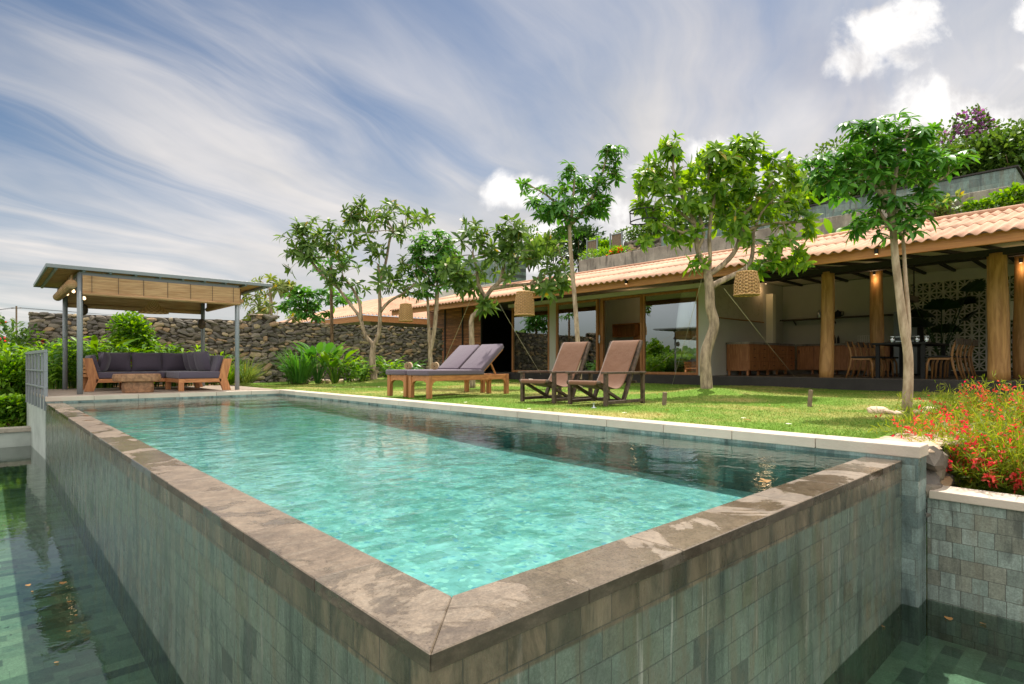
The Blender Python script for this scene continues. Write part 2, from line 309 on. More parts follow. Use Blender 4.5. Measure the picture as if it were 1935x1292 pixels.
def mk_fabric(name, col, sc=220):
    t = NT(name); p = t.pos(True); n = t.noise(p, 5, 4); w = t.noise(p, sc, 2)
    c = t.hsv(col, .5, 1.0, t.math('ADD', .8, t.math('ADD', t.math('MULTIPLY', n, .25), t.math('MULTIPLY', w, .2))))
    M[name] = t.done(t.bsdf(c, .85, t.bump(t.math('ADD', t.math('MULTIPLY', w, .12), n), .35, .035), .15, 0.0, Sheen_Weight=.25))
mk_fabric('cushion_violet', s2l((82, 74, 86))); mk_fabric('mattress_violet', s2l((96, 84, 95))); mk_fabric('canvas_brown', s2l((112, 79, 58)))
mk_fabric('piping', s2l((150, 144, 150))); mk_fabric('towel', s2l((168, 140, 106)), 90); mk_fabric('curtain', s2l((214, 212, 204)))

def mk_roof():
    t = NT('roof_tile'); p = t.pos(); n = t.noise(p, 1.1, 5); n2 = t.noise(p, 18, 4)
    c = t.mix(t.rng(n, .3, .7), s2l((180, 138, 112)), s2l((198, 156, 128))); c = t.mix(t.math('MULTIPLY', t.rng(n2, .5, .72), .4), c, s2l((140, 102, 80)))
    P = t.sep(p); cell = t.N('ShaderNodeTexWhiteNoise'); cell.noise_dimensions = '2D'; t.L(t.comb(t.math('FLOOR', t.math('MULTIPLY', P[1], 1 / .89)), t.math('FLOOR', t.math('MULTIPLY', P[0], .62))), cell.inputs[0]); c = t.hsv(c, .5, 1.0, t.math('ADD', .86, t.math('MULTIPLY', cell.outputs[0], .26)))
    stn = t.noise(t.vmul(p, (.5, 3, .5)), 2.4, 6, .7); c = t.mix(t.math('MULTIPLY', t.rng(stn, .52, .7), .45), c, s2l((122, 96, 80)))
    M['roof_tile'] = t.done(t.bsdf(c, .75, t.bump(n2, .08, .01), .25))
mk_roof()
def mk_rock():
    t = NT('rubble'); i = t.isl(); p = t.pos(); n = t.noise(p, 9, 5, .6)
    cr = t.N('ShaderNodeValToRGB'); t.L(i, cr.inputs[0]); e = cr.color_ramp.elements
    cols = [(100, 93, 85), (120, 111, 101), (110, 104, 97), (148, 135, 117), (114, 105, 95), (172, 154, 127), (106, 100, 95), (134, 125, 113), (160, 134, 107), (116, 110, 103), (101, 96, 91), (124, 115, 104)]
    while len(e) < len(cols): e.new(.5)
    for k, c in enumerate(cols): e[k].position = k / len(cols); e[k].color = (*s2l(c), 1)
    cr.color_ramp.interpolation = 'CONSTANT'
    c = t.hsv(cr.outputs[0], .5, 1.0, t.math('ADD', .62, t.math('MULTIPLY', n, .7)))
    M['rubble'] = t.done(t.bsdf(c, .9, t.bump(n, .5, .02), .2))
    t = NT('flagstone'); i = t.isl(); p = t.pos(); n = t.noise(p, 12, 6, .65)
    c = t.mix(i, s2l((178, 150, 126)), s2l((206, 184, 160))); c = t.hsv(c, .5, 1.0, t.math('ADD', .6, t.math('MULTIPLY', n, .75)))
    M['flagstone'] = t.done(t.bsdf(c, .85, t.bump(n, .5, .02), .2))
mk_rock()
simple('mortar_dark', s2l((92, 84, 75)), .95, .1, .4, 6, .3, 40)
def mk_weave(name, a, b, sc):
    t = NT(name); p = t.pos(True); P = t.sep(p); ang = t.math('ARCTAN2', P[1], P[0])
    ch = t.N('ShaderNodeTexChecker'); t.L(t.comb(t.math('MULTIPLY', ang, sc), t.math('MULTIPLY', P[2], sc * 7)), ch.inputs[0]); ch.inputs['Scale'].default_value = 1.0
    n = t.noise(p, 60, 3); f = t.math('ADD', t.math('MULTIPLY', ch.outputs['Fac'], .6), t.math('MULTIPLY', n, .5))
    M[name] = t.done(t.bsdf(t.mix(f, a, b), .7, t.bump(f, .4, .01), .25))
mk_weave('rattan', s2l((150, 106, 62)), s2l((214, 176, 124)), 5)
def mk_bamboo():
    t = NT('bamboo_slats'); p = t.pos(); P = t.sep(p)
    s = t.wave(t.comb(P[2], 0.0), 14, .15, 'X', 0); n = t.noise(t.vmul(p, (2, 2, 60)), 1.5, 4); n2 = t.noise(t.vmul(p, (1.2, 1.2, 14)), 2, 3)
    c = t.mix(t.rng(n, .3, .7), s2l((188, 146, 104)), s2l((222, 184, 138))); c = t.mix(t.math('MULTIPLY', t.rng(n2, .5, .7), .4), c, s2l((170, 118, 68)))
    c = t.mix(t.math('MULTIPLY', t.rng(s, .2, .0), .5), c, s2l((92, 60, 34)))
    d = t.bsdf(c, .6, t.bump(s, .3, .004), .3); tr = t.N('ShaderNodeBsdfTranslucent'); t.put(tr.inputs[0], c)
    M['bamboo_slats'] = t.done(t.mixs(.3, d, tr.outputs[0]))
mk_bamboo()
def mk_bark(name, a, b):
    t = NT(name); p = t.pos(True); n = t.noise(t.vmul(p, (2.2, 2.2, .7)), 7, 6, .6); n2 = t.noise(t.vmul(p, (9, 9, 4)), 5, 3)
    c = t.mix(t.rng(n, .3, .7), a, b); M[name] = t.done(t.bsdf(c, .85, t.bump(t.math('ADD', n, t.math('MULTIPLY', n2, .5)), .35, .02), .2))
mk_bark('bark_pale', s2l((138, 118, 98)), s2l((190, 170, 148))); mk_bark('bark_grey', s2l((112, 98, 82)), s2l((178, 158, 134))); mk_bark('bark_brown', s2l((84, 66, 50)), s2l((138, 112, 86)))
leafmat('leaf_frangi', (.060, .125, .026), (.15, .245, .05), .36, .38, .01)
leafmat('leaf_bright', (.075, .185, .02), (.23, .37, .05), .45, .38, .008)
leafmat('leaf_scheff', (.045, .15, .026), (.115, .275, .045), .36, .34)
leafmat('leaf_shrub', (.065, .17, .018), (.20, .35, .03), .42, .4)
leafmat('leaf_dark', (.014, .040, .010), (.045, .095, .020), .25, .45)
leafmat('leaf_hill', (.05, .115, .02), (.12, .20, .036), .30, .5)
leafmat('leaf_pale', (.10, .16, .035), (.23, .27, .07), .42, .45, .03)
leafmat('leaf_fine', (.11, .18, .02), (.28, .32, .05), .45, .5)
leafmat('petal_coral', s2l((214, 62, 60)), s2l((244, 120, 100)), .4, .5)
leafmat('petal_purple', s2l((110, 60, 112)), s2l((168, 110, 156)), .4, .5)
leafmat('petal_orange', s2l((220, 70, 40)), s2l((240, 120, 60)), .4, .5)
leafmat('petal_white', s2l((236, 228, 210)), s2l((250, 246, 232)), .4, .5)
leafmat('palm_dark', (.010, .030, .010), (.024, .055, .016), .15, .4)
leafmat('dry_leaf', s2l((130, 90, 48)), s2l((176, 138, 88)), .3, .6)
def mk_grass():
    t = NT('grass_blade'); p = t.pos(); i = t.isl()
    dry = t.rng(t.math('ADD', t.noise(p, .55, 5, .6), t.math('MULTIPLY', t.math('SUBTRACT', i, .5), .18)), .44, .64)
    c = t.mix(dry, (.16, .275, .035), (.38, .35, .10)); c = t.hsv(c, .5, 1.0, t.math('ADD', .7, t.math('MULTIPLY', i, .6)))
    d = t.bsdf(c, .6, None, .2); tr = t.N('ShaderNodeBsdfTranslucent'); t.put(tr.inputs[0], c); M['grass_blade'] = t.done(t.mixs(.35, d, tr.outputs[0]))
    t = NT('lawn'); p = t.pos(); n2 = t.noise(p, 26, 5, .7)
    dry = t.rng(t.math('ADD', t.noise(p, .55, 5, .6), t.math('MULTIPLY', t.math('SUBTRACT', n2, .5), .4)), .44, .66)
    c = t.mix(dry, (.125, .225, .03), (.34, .30, .10)); c = t.hsv(c, .5, 1.0, t.math('ADD', .55, t.math('MULTIPLY', n2, .8)))
    M['lawn'] = t.done(t.bsdf(c, .95, t.bump(n2, .6, .03), .1))
    t = NT('terrain'); p = t.pos(); n = t.noise(p, .05, 6, .6); n2 = t.noise(p, .9, 6, .7)
    c = t.mix(t.rng(n, .35, .65), (.05, .085, .02), (.13, .15, .045)); c = t.hsv(c, .5, 1.0, t.math('ADD', .5, n2)); M['terrain'] = t.done(t.bsdf(c, .95, t.bump(n2, .5, .3), .1))
mk_grass()
def mk_water(name, tint, body, k, rip):
    t = NT(name); p = t.pos()
    h = t.math('ADD', t.noise(t.vmul(p, (1.0, 1.0, 1)), 3.2, 3, .5, .5), t.math('MULTIPLY', t.noise(t.vmul(p, (1, 1, 1)), 11, 3, .55, .4), .32))
    calm = t.rng(t.noise(p, .55, 3), .35, .65, .35, 1.0)
    nb = t.N('ShaderNodeBump'); t.L(h, nb.inputs['Height']); t.L(t.math('MULTIPLY', calm, rip), nb.inputs['Strength']); nb.inputs['Distance'].default_value = .05
    fr = t.N('ShaderNodeFresnel'); fr.inputs[0].default_value = 1.33; t.L(nb.outputs[0], fr.inputs[1])
    gl = t.N('ShaderNodeBsdfGlossy'); gl.inputs['Roughness'].default_value = .02; t.L(nb.outputs[0], gl.inputs['Normal'])
    tr = t.N('ShaderNodeBsdfTransparent'); t.put(tr.inputs[0], tint)
    M[name] = t.done(t.mixs(t.math('MULTIPLY', fr.outputs[0], k), tr.outputs[0], gl.outputs[0]))
mk_water('pool_water', (.58, .885, .875), None, 1.2, .28)
mk_water('basin_water', (.50, .61, .53), None, 1.35, .08)
def mk_glass():
    t = NT('window_glass'); fr = t.N('ShaderNodeFresnel'); fr.inputs[0].default_value = 1.9
    gl = t.N('ShaderNodeBsdfGlossy'); gl.inputs['Roughness'].default_value = .0; gl.inputs[0].default_value = (.95, .97, .97, 1)
    tr = t.N('ShaderNodeBsdfTransparent'); tr.inputs[0].default_value = (.86, .9, .88, 1)
    M['window_glass'] = t.done(t.mixs(t.math('ADD', t.math('MULTIPLY', fr.outputs[0], 1.0), .22, True), tr.outputs[0], gl.outputs[0]))
mk_glass()
def glow(name, col, st):
    t = NT(name); e = t.N('ShaderNodeEmission'); t.put(e.inputs[0], col); e.inputs[1].default_value = st; M[name] = t.done(e.outputs[0])
glow('bulb_glow', (1, .66, .34), 2.6)

# ---------------------------------------------------------------- mesh helpers
class MB:
    def __init__(s): s.v = []; s.f = []
    def add(s, vs, fs):
        o = len(s.v); s.v += [tuple(v) for v in vs]; s.f += [tuple(i + o for i in f) for f in fs]; return s
    def box(s, x0, x1, y0, y1, z0, z1, rot=None, at=None):
        vs = [Vector((x, y, z)) for x in (x0, x1) for y in (y0, y1) for z in (z0, z1)]
        if rot is not None: vs = [rot @ v for v in vs]
        if at is not None: vs = [v + Vector(at) for v in vs]
        return s.add(vs, [(0, 1, 3, 2), (4, 6, 7, 5), (0, 4, 5, 1), (2, 3, 7, 6), (0, 2, 6, 4), (1, 5, 7, 3)])
    def bar(s, p, q, w, h, up=(0, 0, 1)):
        p = Vector(p); q = Vector(q); d = (q - p).normalized(); u = Vector(up)
        if abs(d.dot(u)) > .98: u = Vector((0, 1, 0)) if abs(d.y) < .9 else Vector((1, 0, 0))
        sx = d.cross(u).normalized() * w / 2; sy = sx.cross(d).normalized() * h / 2
        vs = [c + a * sx + b * sy for c in (p, q) for a, b in ((-1, -1), (1, -1), (1, 1), (-1, 1))]
        return s.add(vs, [(3, 2, 1, 0), (4, 5, 6, 7), (0, 1, 5, 4), (1, 2, 6, 5), (2, 3, 7, 6), (3, 0, 4, 7)])
    def tube(s, pts, rad, n=8, cap=True):
        pts = [Vector(p) for p in pts]; m = len(pts); rad = [rad] * m if isinstance(rad, (int, float)) else rad
        o = len(s.v); ref = None
        for i, p in enumerate(pts):
            d = (pts[min(i + 1, m - 1)] - pts[max(i - 1, 0)]).normalized()
            if ref is None: ref = Vector((1, 0, 0)) if abs(d.x) < .8 else Vector((0, 1, 0))
            a = (ref - d * ref.dot(d)).normalized(); b = d.cross(a); ref = a
            for k in range(n):
                an = 2 * math.pi * k / n; s.v.append(tuple(p + (a * math.cos(an) + b * math.sin(an)) * rad[i]))
        for i in range(m - 1):
            for k in range(n): s.f.append((o + i * n + k, o + i * n + (k + 1) % n, o + (i + 1) * n + (k + 1) % n, o + (i + 1) * n + k))
        if cap: s.f.append(tuple(o + k for k in reversed(range(n)))); s.f.append(tuple(o + (m - 1) * n + k for k in range(n)))
        return s
    def lathe(s, prof, c=(0, 0, 0), n=20, cap=True):
        c = Vector(c); o = len(s.v); m = len(prof)
        for (r, z) in prof:
            for k in range(n): an = 2 * math.pi * k / n; s.v.append((c.x + r * math.cos(an), c.y + r * math.sin(an), c.z + z))
        for i in range(m - 1):
            for k in range(n): s.f.append((o + i * n + k, o + i * n + (k + 1) % n, o + (i + 1) * n + (k + 1) % n, o + (i + 1) * n + k))
        if cap: s.f.append(tuple(o + k for k in reversed(range(n)))); s.f.append(tuple(o + (m - 1) * n + k for k in range(n)))
        return s
    def prism(s, poly, off, plane='XZ'):
        """extrude a 2-D outline (in plane XZ, YZ or XY) from off[0] to off[1]"""
        def P(a, b, c): return {'XZ': (a, c, b), 'YZ': (c, a, b), 'XY': (a, b, c)}[plane]
        n = len(poly); vs = [P(a, b, off[0]) for a, b in poly] + [P(a, b, off[1]) for a, b in poly]
        fs = [tuple(range(n)), tuple(reversed(range(n, 2 * n)))] + [(i, n + i, n + (i + 1) % n, (i + 1) % n) for i in range(n)]
        return s.add(vs, fs)
    def grid(s, x0, x1, y0, y1, nx, ny, zf):
        o = len(s.v)
        for i in range(nx + 1):
            for j in range(ny + 1):
                x = x0 + (x1 - x0) * i / nx; y = y0 + (y1 - y0) * j / ny; s.v.append((x, y, zf(x, y)))
        for i in range(nx):
            for j in range(ny): a = o + i * (ny + 1) + j; s.f.append((a, a + ny + 1, a + ny + 2, a + 1))
        return s
    def build(s, name, mat, parent=None, w=False, smooth=False, bevel=0.0, seg=2, sub=0, recalc=True):
        me = bpy.data.meshes.new(name); v = s.v
        if w and parent is not None:
            o = Vector((0, 0, 0)); q = parent
            while q is not None: o += q.location; q = q.parent
            v = [(a - o.x, b - o.y, c - o.z) for a, b, c in v]
        me.from_pydata(v, [], s.f); me.materials.append(M[mat] if isinstance(mat, str) else mat)
        if recalc:
            bm = bmesh.new(); bm.from_mesh(me); bmesh.ops.recalc_face_normals(bm, faces=bm.faces); bm.to_mesh(me); bm.free()
        if smooth: me.polygons.foreach_set('use_smooth', [True] * len(me.polygons))
        ob = bpy.data.objects.new(name, me); COL.objects.link(ob)
        if parent is not None: ob.parent = parent
        if bevel:
            b = ob.modifiers.new('bevel', 'BEVEL'); b.width = bevel; b.segments = seg; b.limit_method = 'ANGLE'; b.angle_limit = R(40); b.use_clamp_overlap = True
        if sub:
            u = ob.modifiers.new('sub', 'SUBSURF'); u.levels = sub; u.render_levels = sub
        return ob
def tag(o, label=None, cat=None, group=None, kind=None):
    if label: o['label'] = label
    if cat: o['category'] = cat
    if group: o['group'] = group
    if kind: o['kind'] = kind
    return o
def thing(name, label, cat, loc=(0, 0, 0), rz=0.0, group=None):
    o = bpy.data.objects.new(name, None); COL.objects.link(o); o.location = loc; o.rotation_euler = (0, 0, rz); o.empty_display_size = .2
    return tag(o, label, cat, group)
def struct(o): o['kind'] = 'structure'; return o
def copy_tree(o, parent=None):
    kids = [c for c in COL.objects if c.parent == o]
    c = o.copy(); COL.objects.link(c); c.parent = parent
    for k in kids: copy_tree(k, c)
    return c
def box(x0, x1, y0, y1, z0, z1): return MB().box(x0, x1, y0, y1, z0, z1)

LEAF_ROWS = [(.0, .0), (.35, .85), (.7, 1.0), (1.0, 0.0)]
def leaf_mesh(P, D, Nn, Ln, Wd, droop, rows=((.33, .8), (.7, 1.0)), fold=.25):
    """numpy leaf cards: base points P, directions D, normals Nn (n,3); lengths, half widths, droop (n,)"""
    P = np.asarray(P, float); n = len(P); D = np.asarray(D, float); D /= np.linalg.norm(D, axis=1, keepdims=True) + 1e-9
    Nn = np.asarray(Nn, float); Nn = Nn - D * (D * Nn).sum(1, keepdims=True); Nn /= np.linalg.norm(Nn, axis=1, keepdims=True) + 1e-9
    Sd = np.cross(D, Nn); Ln = np.broadcast_to(Ln, n)[:, None]; Wd = np.broadcast_to(Wd, n)[:, None]; dr = np.broadcast_to(droop, n)[:, None]
    out = [P]
    for (t, w) in rows:
        m = P + D * Ln * t - Nn * Ln * dr * t * t - np.array([0, 0, 1.0]) * Ln * dr * .3 * t * t
        out += [m, m + Sd * Wd * w + Nn * Wd * w * fold, m - Sd * Wd * w + Nn * Wd * w * fold]
    out.append(P + D * Ln - Nn * Ln * dr - np.array([0, 0, 1.0]) * Ln * dr * .3)
    k = len(out); V = np.stack(out, 1).reshape(-1, 3); fs = [(0, 1, 2), (0, 3, 1)]
    for r in range(len(rows) - 1):
        a = 1 + 3 * r; b = a + 3; fs += [(a, b, b + 1), (a, b + 1, a + 1), (a, a + 2, b + 2), (a, b + 2, b)]
    a = 1 + 3 * (len(rows) - 1); fs += [(a, k - 1, a + 1), (a, a + 2, k - 1)]
    Fc = (np.arange(n)[:, None, None] * k + np.array(fs)[None]).reshape(-1, 3)
    return V, Fc
def np_build(name, parts, mat, parent=None, w=True):
    V = np.concatenate([p[0] for p in parts]); off = np.cumsum([0] + [len(p[0]) for p in parts[:-1]]); Fc = np.concatenate([p[1] + o for p, o in zip(parts, off)])
    if parent is not None and w:
        q = parent; o = Vector((0, 0, 0))
        while q is not None: o += q.location; q = q.parent
        V = V - np.array(o)
    me = bpy.data.meshes.new(name); me.vertices.add(len(V)); me.vertices.foreach_set('co', V.astype(np.float32).ravel())
    me.loops.add(Fc.size); me.loops.foreach_set('vertex_index', Fc.astype(np.int32).ravel()); me.polygons.add(len(Fc))
    me.polygons.foreach_set('loop_start', np.arange(0, Fc.size, 3, dtype=np.int32)); me.polygons.foreach_set('use_smooth', np.ones(len(Fc), bool))
    me.update(); me.validate(); me.materials.append(M[mat])
    ob = bpy.data.objects.new(name, me); COL.objects.link(ob); ob.parent = parent
    return ob
def rnd_dirs(n, zbias=0.0):
    d = rng.normal(size=(n, 3)); d[:, 2] += zbias; return d / np.linalg.norm(d, axis=1, keepdims=True)
# ================================================================ the setting: ground, water, pool
PZ, WZ, FZ = -.075, -.079, -.46          # parapet top, pool water, pool floor
LZ, LF = -1.0, -1.24                      # lower basin water and floor
PX, PY = 3.64, 10.6
def lawn_z(x, y):
    z = .012 * math.sin(x * 1.3 + y * .7) + .01 * math.sin(y * 1.9 - x * .6)
    z += .10 * math.exp(-((x - 8.8) ** 2 + (y - 4.1) ** 2) / .5)       # mound under the middle tree
    z += .16 * math.exp(-((x - 7.25) ** 2 + (y - 12.95) ** 2) / .7)
    if x < 4.3: z *= max(0, (x - 3.9) / .4)
    return z - .004
struct(MB().grid(3.9, 12.79, .28, 18.2, 70, 120, lawn_z).build('lawn', 'lawn', smooth=True))
struct(MB().grid(-1500, 1500, -1500, 1500, 2, 2, lambda x, y: -2.2).build('ground', 'terrain'))
def hill_z(x, y):
    z = 4.0 + max(0, x - 17.6) * .31 + 1.2 * math.sin(y * .13 + 1) * min(1, max(0, (x - 20) / 8))
    k = min(1, max(0, (34 - y) / 10)) * min(1, max(0, (46 - x) / 6))
    z = min(z, 12.5)
    return -2.3 + (z + 2.3) * k * k * (3 - 2 * k)
struct(MB().grid(18.7, 52, -26, 36, 50, 60, hill_z).build('hillside', 'terrain', smooth=True))
b = MB().box(0.02, 3.9, 10.86, 16.9, -2.2, -.02)
struct(b.build('garden_soil', 'earth'))
struct(box(3.9, 12.8, 15.6, 18.3, -.5, -.03).build('garden_bed', 'earth'))
struct(box(3.88, 19, -14, .26, -2.2, -.5).build('planter_soil', 'lawn'))
b = MB()
for i in range(6):
    for j in range(5):
        x0 = .03 + i * .6; y0 = 10.87 + j * .6
        b.box(x0, x0 + .594, y0, y0 + .594, -.015, .03 + random.uniform(-.001, .001))
struct(b.build('terrace_paving', 'deck_stone', bevel=.004, seg=1))
# lower basin
struct(box(-6, 3.85, -7, 13.1, LF - .2, LF).build('basin_floor', 'tile_floor'))
struct(MB().grid(-6, 3.845, -7, 13.1, 1, 1, lambda x, y: LZ).build('basin_water', 'basin_water'))
be = thing('basin_wall', 'low grey edge wall closing the lower basin below the railing', 'wall', (-3, 13.2, -1.3))
box(-6, -.002, 13.1, 13.35, -1.6, -.73).build('wall_body', 'side_plaster', be, w=True)
b = MB()
for i in range(8): b.box(-6 + i * .75, -6 + i * .75 + .744, 13.06, 13.4, -.73, -.65)
b.build('coping', 'concrete', be, w=True, bevel=.006, seg=1)

# raised pool
pool = thing('swimming_pool', 'raised infinity pool clad in green stone with brown wet rim', 'swimming pool', (1.84, 5.3, LF))
b = MB()
b.box(0, PX - .001, 0, .21, -1.6, -.118); b.box(0, .21, .2105, PY, -1.6, -.118)
b.build('tiled_wall', 'tile_wall', pool, w=True)
# rim slabs, mitred at the near corner
b = MB(); g = .0008; zt, zb = PZ, -.118
def slab(poly):
    b.prism([(x, y) for x, y in poly], (zb, zt + random.uniform(-.0012, .0012)), 'XY')
o_ = .006
xs = [0, .52, 1.0, 1.52, 1.98, 2.52, 2.86, 3.22, 3.632]
for i in range(len(xs) - 1):
    x0, x1 = xs[i] + g, xs[i + 1] - g
    if i == 0: slab([(-o_ + g, -o_), (x1, -o_), (x1, .212), (.212 + g, .212)])
    else: slab([(x0, -o_), (x1, -o_), (x1, .212), (x0, .212)])
ys = [0, .58, 1.2, 1.78, 2.4, 3.0, 3.62, 4.2, 4.85, 5.45, 6.1, 6.7, 7.3, 7.95, 8.6, 9.2, 9.85, PY]
for i in range(len(ys) - 1):
    y0, y1 = ys[i] + g, ys[i + 1] - g
    if i == 0: slab([(-o_, -o_ + g), (.212, .212 + g), (.212, y1), (-o_, y1)])
    else: slab([(-o_, y0), (.212, y0), (.212, y1), (-o_, y1)])
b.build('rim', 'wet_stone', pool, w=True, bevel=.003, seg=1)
MB().prism([(.21, FZ - .2), (.21, FZ), (4.0, -.40), (7.0, -.31), (PY, -.235), (PY, FZ - .2)], (.21, PX), 'YZ').build('pool_floor', 'tile_pool', pool, w=True)
box(PX, PX + .2, -.09, PY + .2, -1.6, -.055).build('pool_back_wall', 'tile_poolwall', pool, w=True)
box(0, PX, PY, PY + .2, -1.6, -.055).build('pool_end_wall', 'tile_poolend', pool, w=True)
b = MB(); y = -.1
while y < PY - .01:
    y1 = min(y + .62, PY - .001); b.box(PX - .006, PX + .225, y + .002, y1 - .002, -.055, .02 + random.uniform(-.001, .001)); y = y1
x = -.01
while x < PX + .2:
    x1 = min(x + .62, PX + .225); b.box(x + .002, x1 - .002, PY - .006, PY + .25, -.055, .02 + random.uniform(-.001, .001)); x = x1
b.build('pale_coping', 'pale_coping', pool, w=True, bevel=.006, seg=2)
for k, (d, z) in enumerate(((.95, -.215), (.65, -.17), (.35, -.125))):
    box(PX - .95, PX - .004, PY - d, PY - .004 - .3 * 0, FZ, z).build('pool_step', 'tile_pool', pool, w=True, bevel=.01)
for yy in (3.05, 6.2):
    t = MB(); t.tube([(PX - .002, yy, -.2), (PX - .02, yy, -.2)], .05, 20); t.build('pool_lamp', 'grey_steel', pool, w=True, bevel=.01)
struct(MB().grid(.2105, PX - .001, .2105, PY - .001, 1, 1, lambda x, y: WZ).build('pool_water', 'pool_water'))
# flank of the terrace, continuing the pool's side
fl = thing('terrace_wall', 'whitish plastered flank of the terrace below the metal railing', 'wall', (0, 12, -1.2))
MB().prism([(.012, PY + .004), (.05, PY + .004), (.05, 13.9), (-.105, 13.9)], (-1.6, -.03), 'XY').build('wall_body', 'side_plaster', fl, w=True)
MB().prism([(-.004, PY + .27), (.06, PY + .27), (.06, 13.9), (-.12, 13.9)], (-.03, .028), 'XY').build('coping', 'concrete', fl, w=True, bevel=.004)
# planter wall on the other side
pw = thing('planter_wall', 'green tiled planter wall with pale coping below the red flowers', 'wall', (3.95, -3, -1.2))
box(3.86, 4.06, -7, -.092, -1.6, -.335).build('wall_body', 'tile_planter', pw, w=True)
b = MB(); y = -.1
while y > -7:
    b.box(3.835, 4.085, y - .9, y - .003, -.335, -.28 + random.uniform(-.001, .001)); y -= .9
b.build('coping', 'pale_coping', pw, w=True, bevel=.006)

# ---------------------------------------------------------------- rubble
def rock_verts(sub=2):
    bm = bmesh.new(); bmesh.ops.create_icosphere(bm, subdivisions=sub, radius=1); v = np.array([x.co[:] for x in bm.verts]); f = np.array([[q.index for q in p.verts] for p in bm.faces]); bm.free(); return v, f
RV, RF = rock_verts(2)
def flat_shade(o): o.data.polygons.foreach_set('use_smooth', np.zeros(len(o.data.polygons), bool)); return o
def rock(c, s, rot=None, lump=.2, box_=.5, facets=11):
    """a split stone: a lumpy block cut by random planes"""
    v = RV.copy(); k = np.abs(v).max(1, keepdims=True); v = v * (1 - box_) + v / k * box_ * .9
    pl = rng.normal(size=(facets, 3)); pl /= np.linalg.norm(pl, axis=1, keepdims=True); dd = rng.uniform(.62, .98, facets)
    for n_, d_ in zip(pl, dd): e = v @ n_ - d_; v = v - np.maximum(e, 0)[:, None] * n_
    v = v * (1 + lump * .15 * np.sin(v @ rng.normal(size=3) * 3))[:, None] * np.array(s)
    if rot is not None: v = v @ np.array(rot).T
    return v + np.array(c), RF
def rubble_face(p0, p1, z0, z1, out, size=.17, depth=.06, flat=.88):
    """irregular stones laid against a vertical face from p0 to p1"""
    p0 = np.array(p0, float); p1 = np.array(p1, float); L = np.linalg.norm(p1 - p0); u = (p1 - p0) / L; nrm = np.array([-u[1], u[0]]) * out; parts = []
    z = z0
    while z < z1 - .02:
        h = size * rng.uniform(.42, .85) * .8; h = min(h, z1 - z); s = -rng.uniform(0, size)
        while s < L:
            w = size * rng.uniform(.6, 1.75); hh = h * rng.uniform(.85, 1.25); cx = s + w / 2
            if cx < L:
                c = p0 + u * min(max(cx, w * .3), L - w * .3) + nrm * rng.uniform(-.015, .02); rz = math.atan2(u[1], u[0]); tl = rng.normal() * .3
                Rm = np.array(Matrix.Rotation(rz, 3, 'Z') @ Matrix.Rotation(tl, 3, 'Y'))
                parts.append(rock((c[0], c[1], z + h / 2 + rng.normal() * h * .22), (w * .6, depth, hh * .66), Rm, .16, flat))
            s += w * rng.uniform(.9, 1.0)
        z += h
    return parts
WA, WB, WC = (0.12, 17.15), (5.25, 16.38), (11.2, 15.62)
sw = thing('stone_wall', 'long dark rubble garden wall with a pilaster behind the sofa', 'wall', (5.3, 16.4, 0))
def strip(mb, a, b, th, z0, z1):
    a = Vector((*a, 0)); b = Vector((*b, 0)); n = Vector((-(b - a).y, (b - a).x, 0)).normalized() * th
    mb.add([(*p.xy, z) for z in (z0, z1) for p in (a, b, b + n, a + n)], [(0, 1, 2, 3), (7, 6, 5, 4), (0, 4, 5, 1), (1, 5, 6, 2), (2, 6, 7, 3), (3, 7, 4, 0)])
b = MB(); strip(b, WA, WB, .3, -2.2, 1.79); strip(b, WB, WC, .3, -.4, 1.79); b.build('wall_core', 'mortar_dark', sw, w=True)
ps = rubble_face(WA, WB, -.1, 1.81, -1, .165) + rubble_face(WB, WC, -.1, 1.81, -1, .165) + rubble_face((WA[0], WA[1] + .3), WA, -.1, 1.81, -1, .2)
flat_shade(np_build('wall_stones', [(np.minimum(v_, [1e6, 1e6, 1.80 + .012 * math.sin(v_[0, 0] * 3)]), f_) for v_, f_ in ps], 'rubble', sw))
b = MB(); strip(b, (5.02, 16.33), (5.62, 16.26), .25, -.2, 1.93); b.build('pilaster_core', 'mortar_dark', sw, w=True)
flat_shade(np_build('pilaster', rubble_face((5.0, 16.30), (5.64, 16.22), -.1, 1.97, -1, .19) + [rock((5.0 + .64 * k / 3, 16.32, 1.95), (.14, .14, .05)) for k in range(4)], 'rubble', sw))
rw = thing('retaining_wall', 'low rubble retaining wall topped with flat stones beside the pool end', 'wall', (4.6, .1, -.6))
box(3.92, 9.0, -.02, .3, -1.2, -.06).build('wall_core', 'mortar_dark', rw, w=True)
flat_shade(np_build('wall_stones', rubble_face((3.9, -.06), (9, -.06), -.62, -.05, -1, .2, .08, .72), 'rubble', rw))
ps = []
for i in range(60):
    x = 3.98 + 4.6 * i / 60; 
    for j in range(2):
        ps.append(rock((x + rng.normal() * .05, -.02 + j * .2 + rng.normal() * .04 + max(0, x - 5) * .03, -.035 + rng.uniform(-.01, .012)), (rng.uniform(.08, .17), rng.uniform(.07, .13), .035), np.array(Matrix.Rotation(rng.uniform(0, 3), 3, 'Z')), .15, .5))
flat_shade(np_build('flat_stones', ps, 'flagstone', rw))
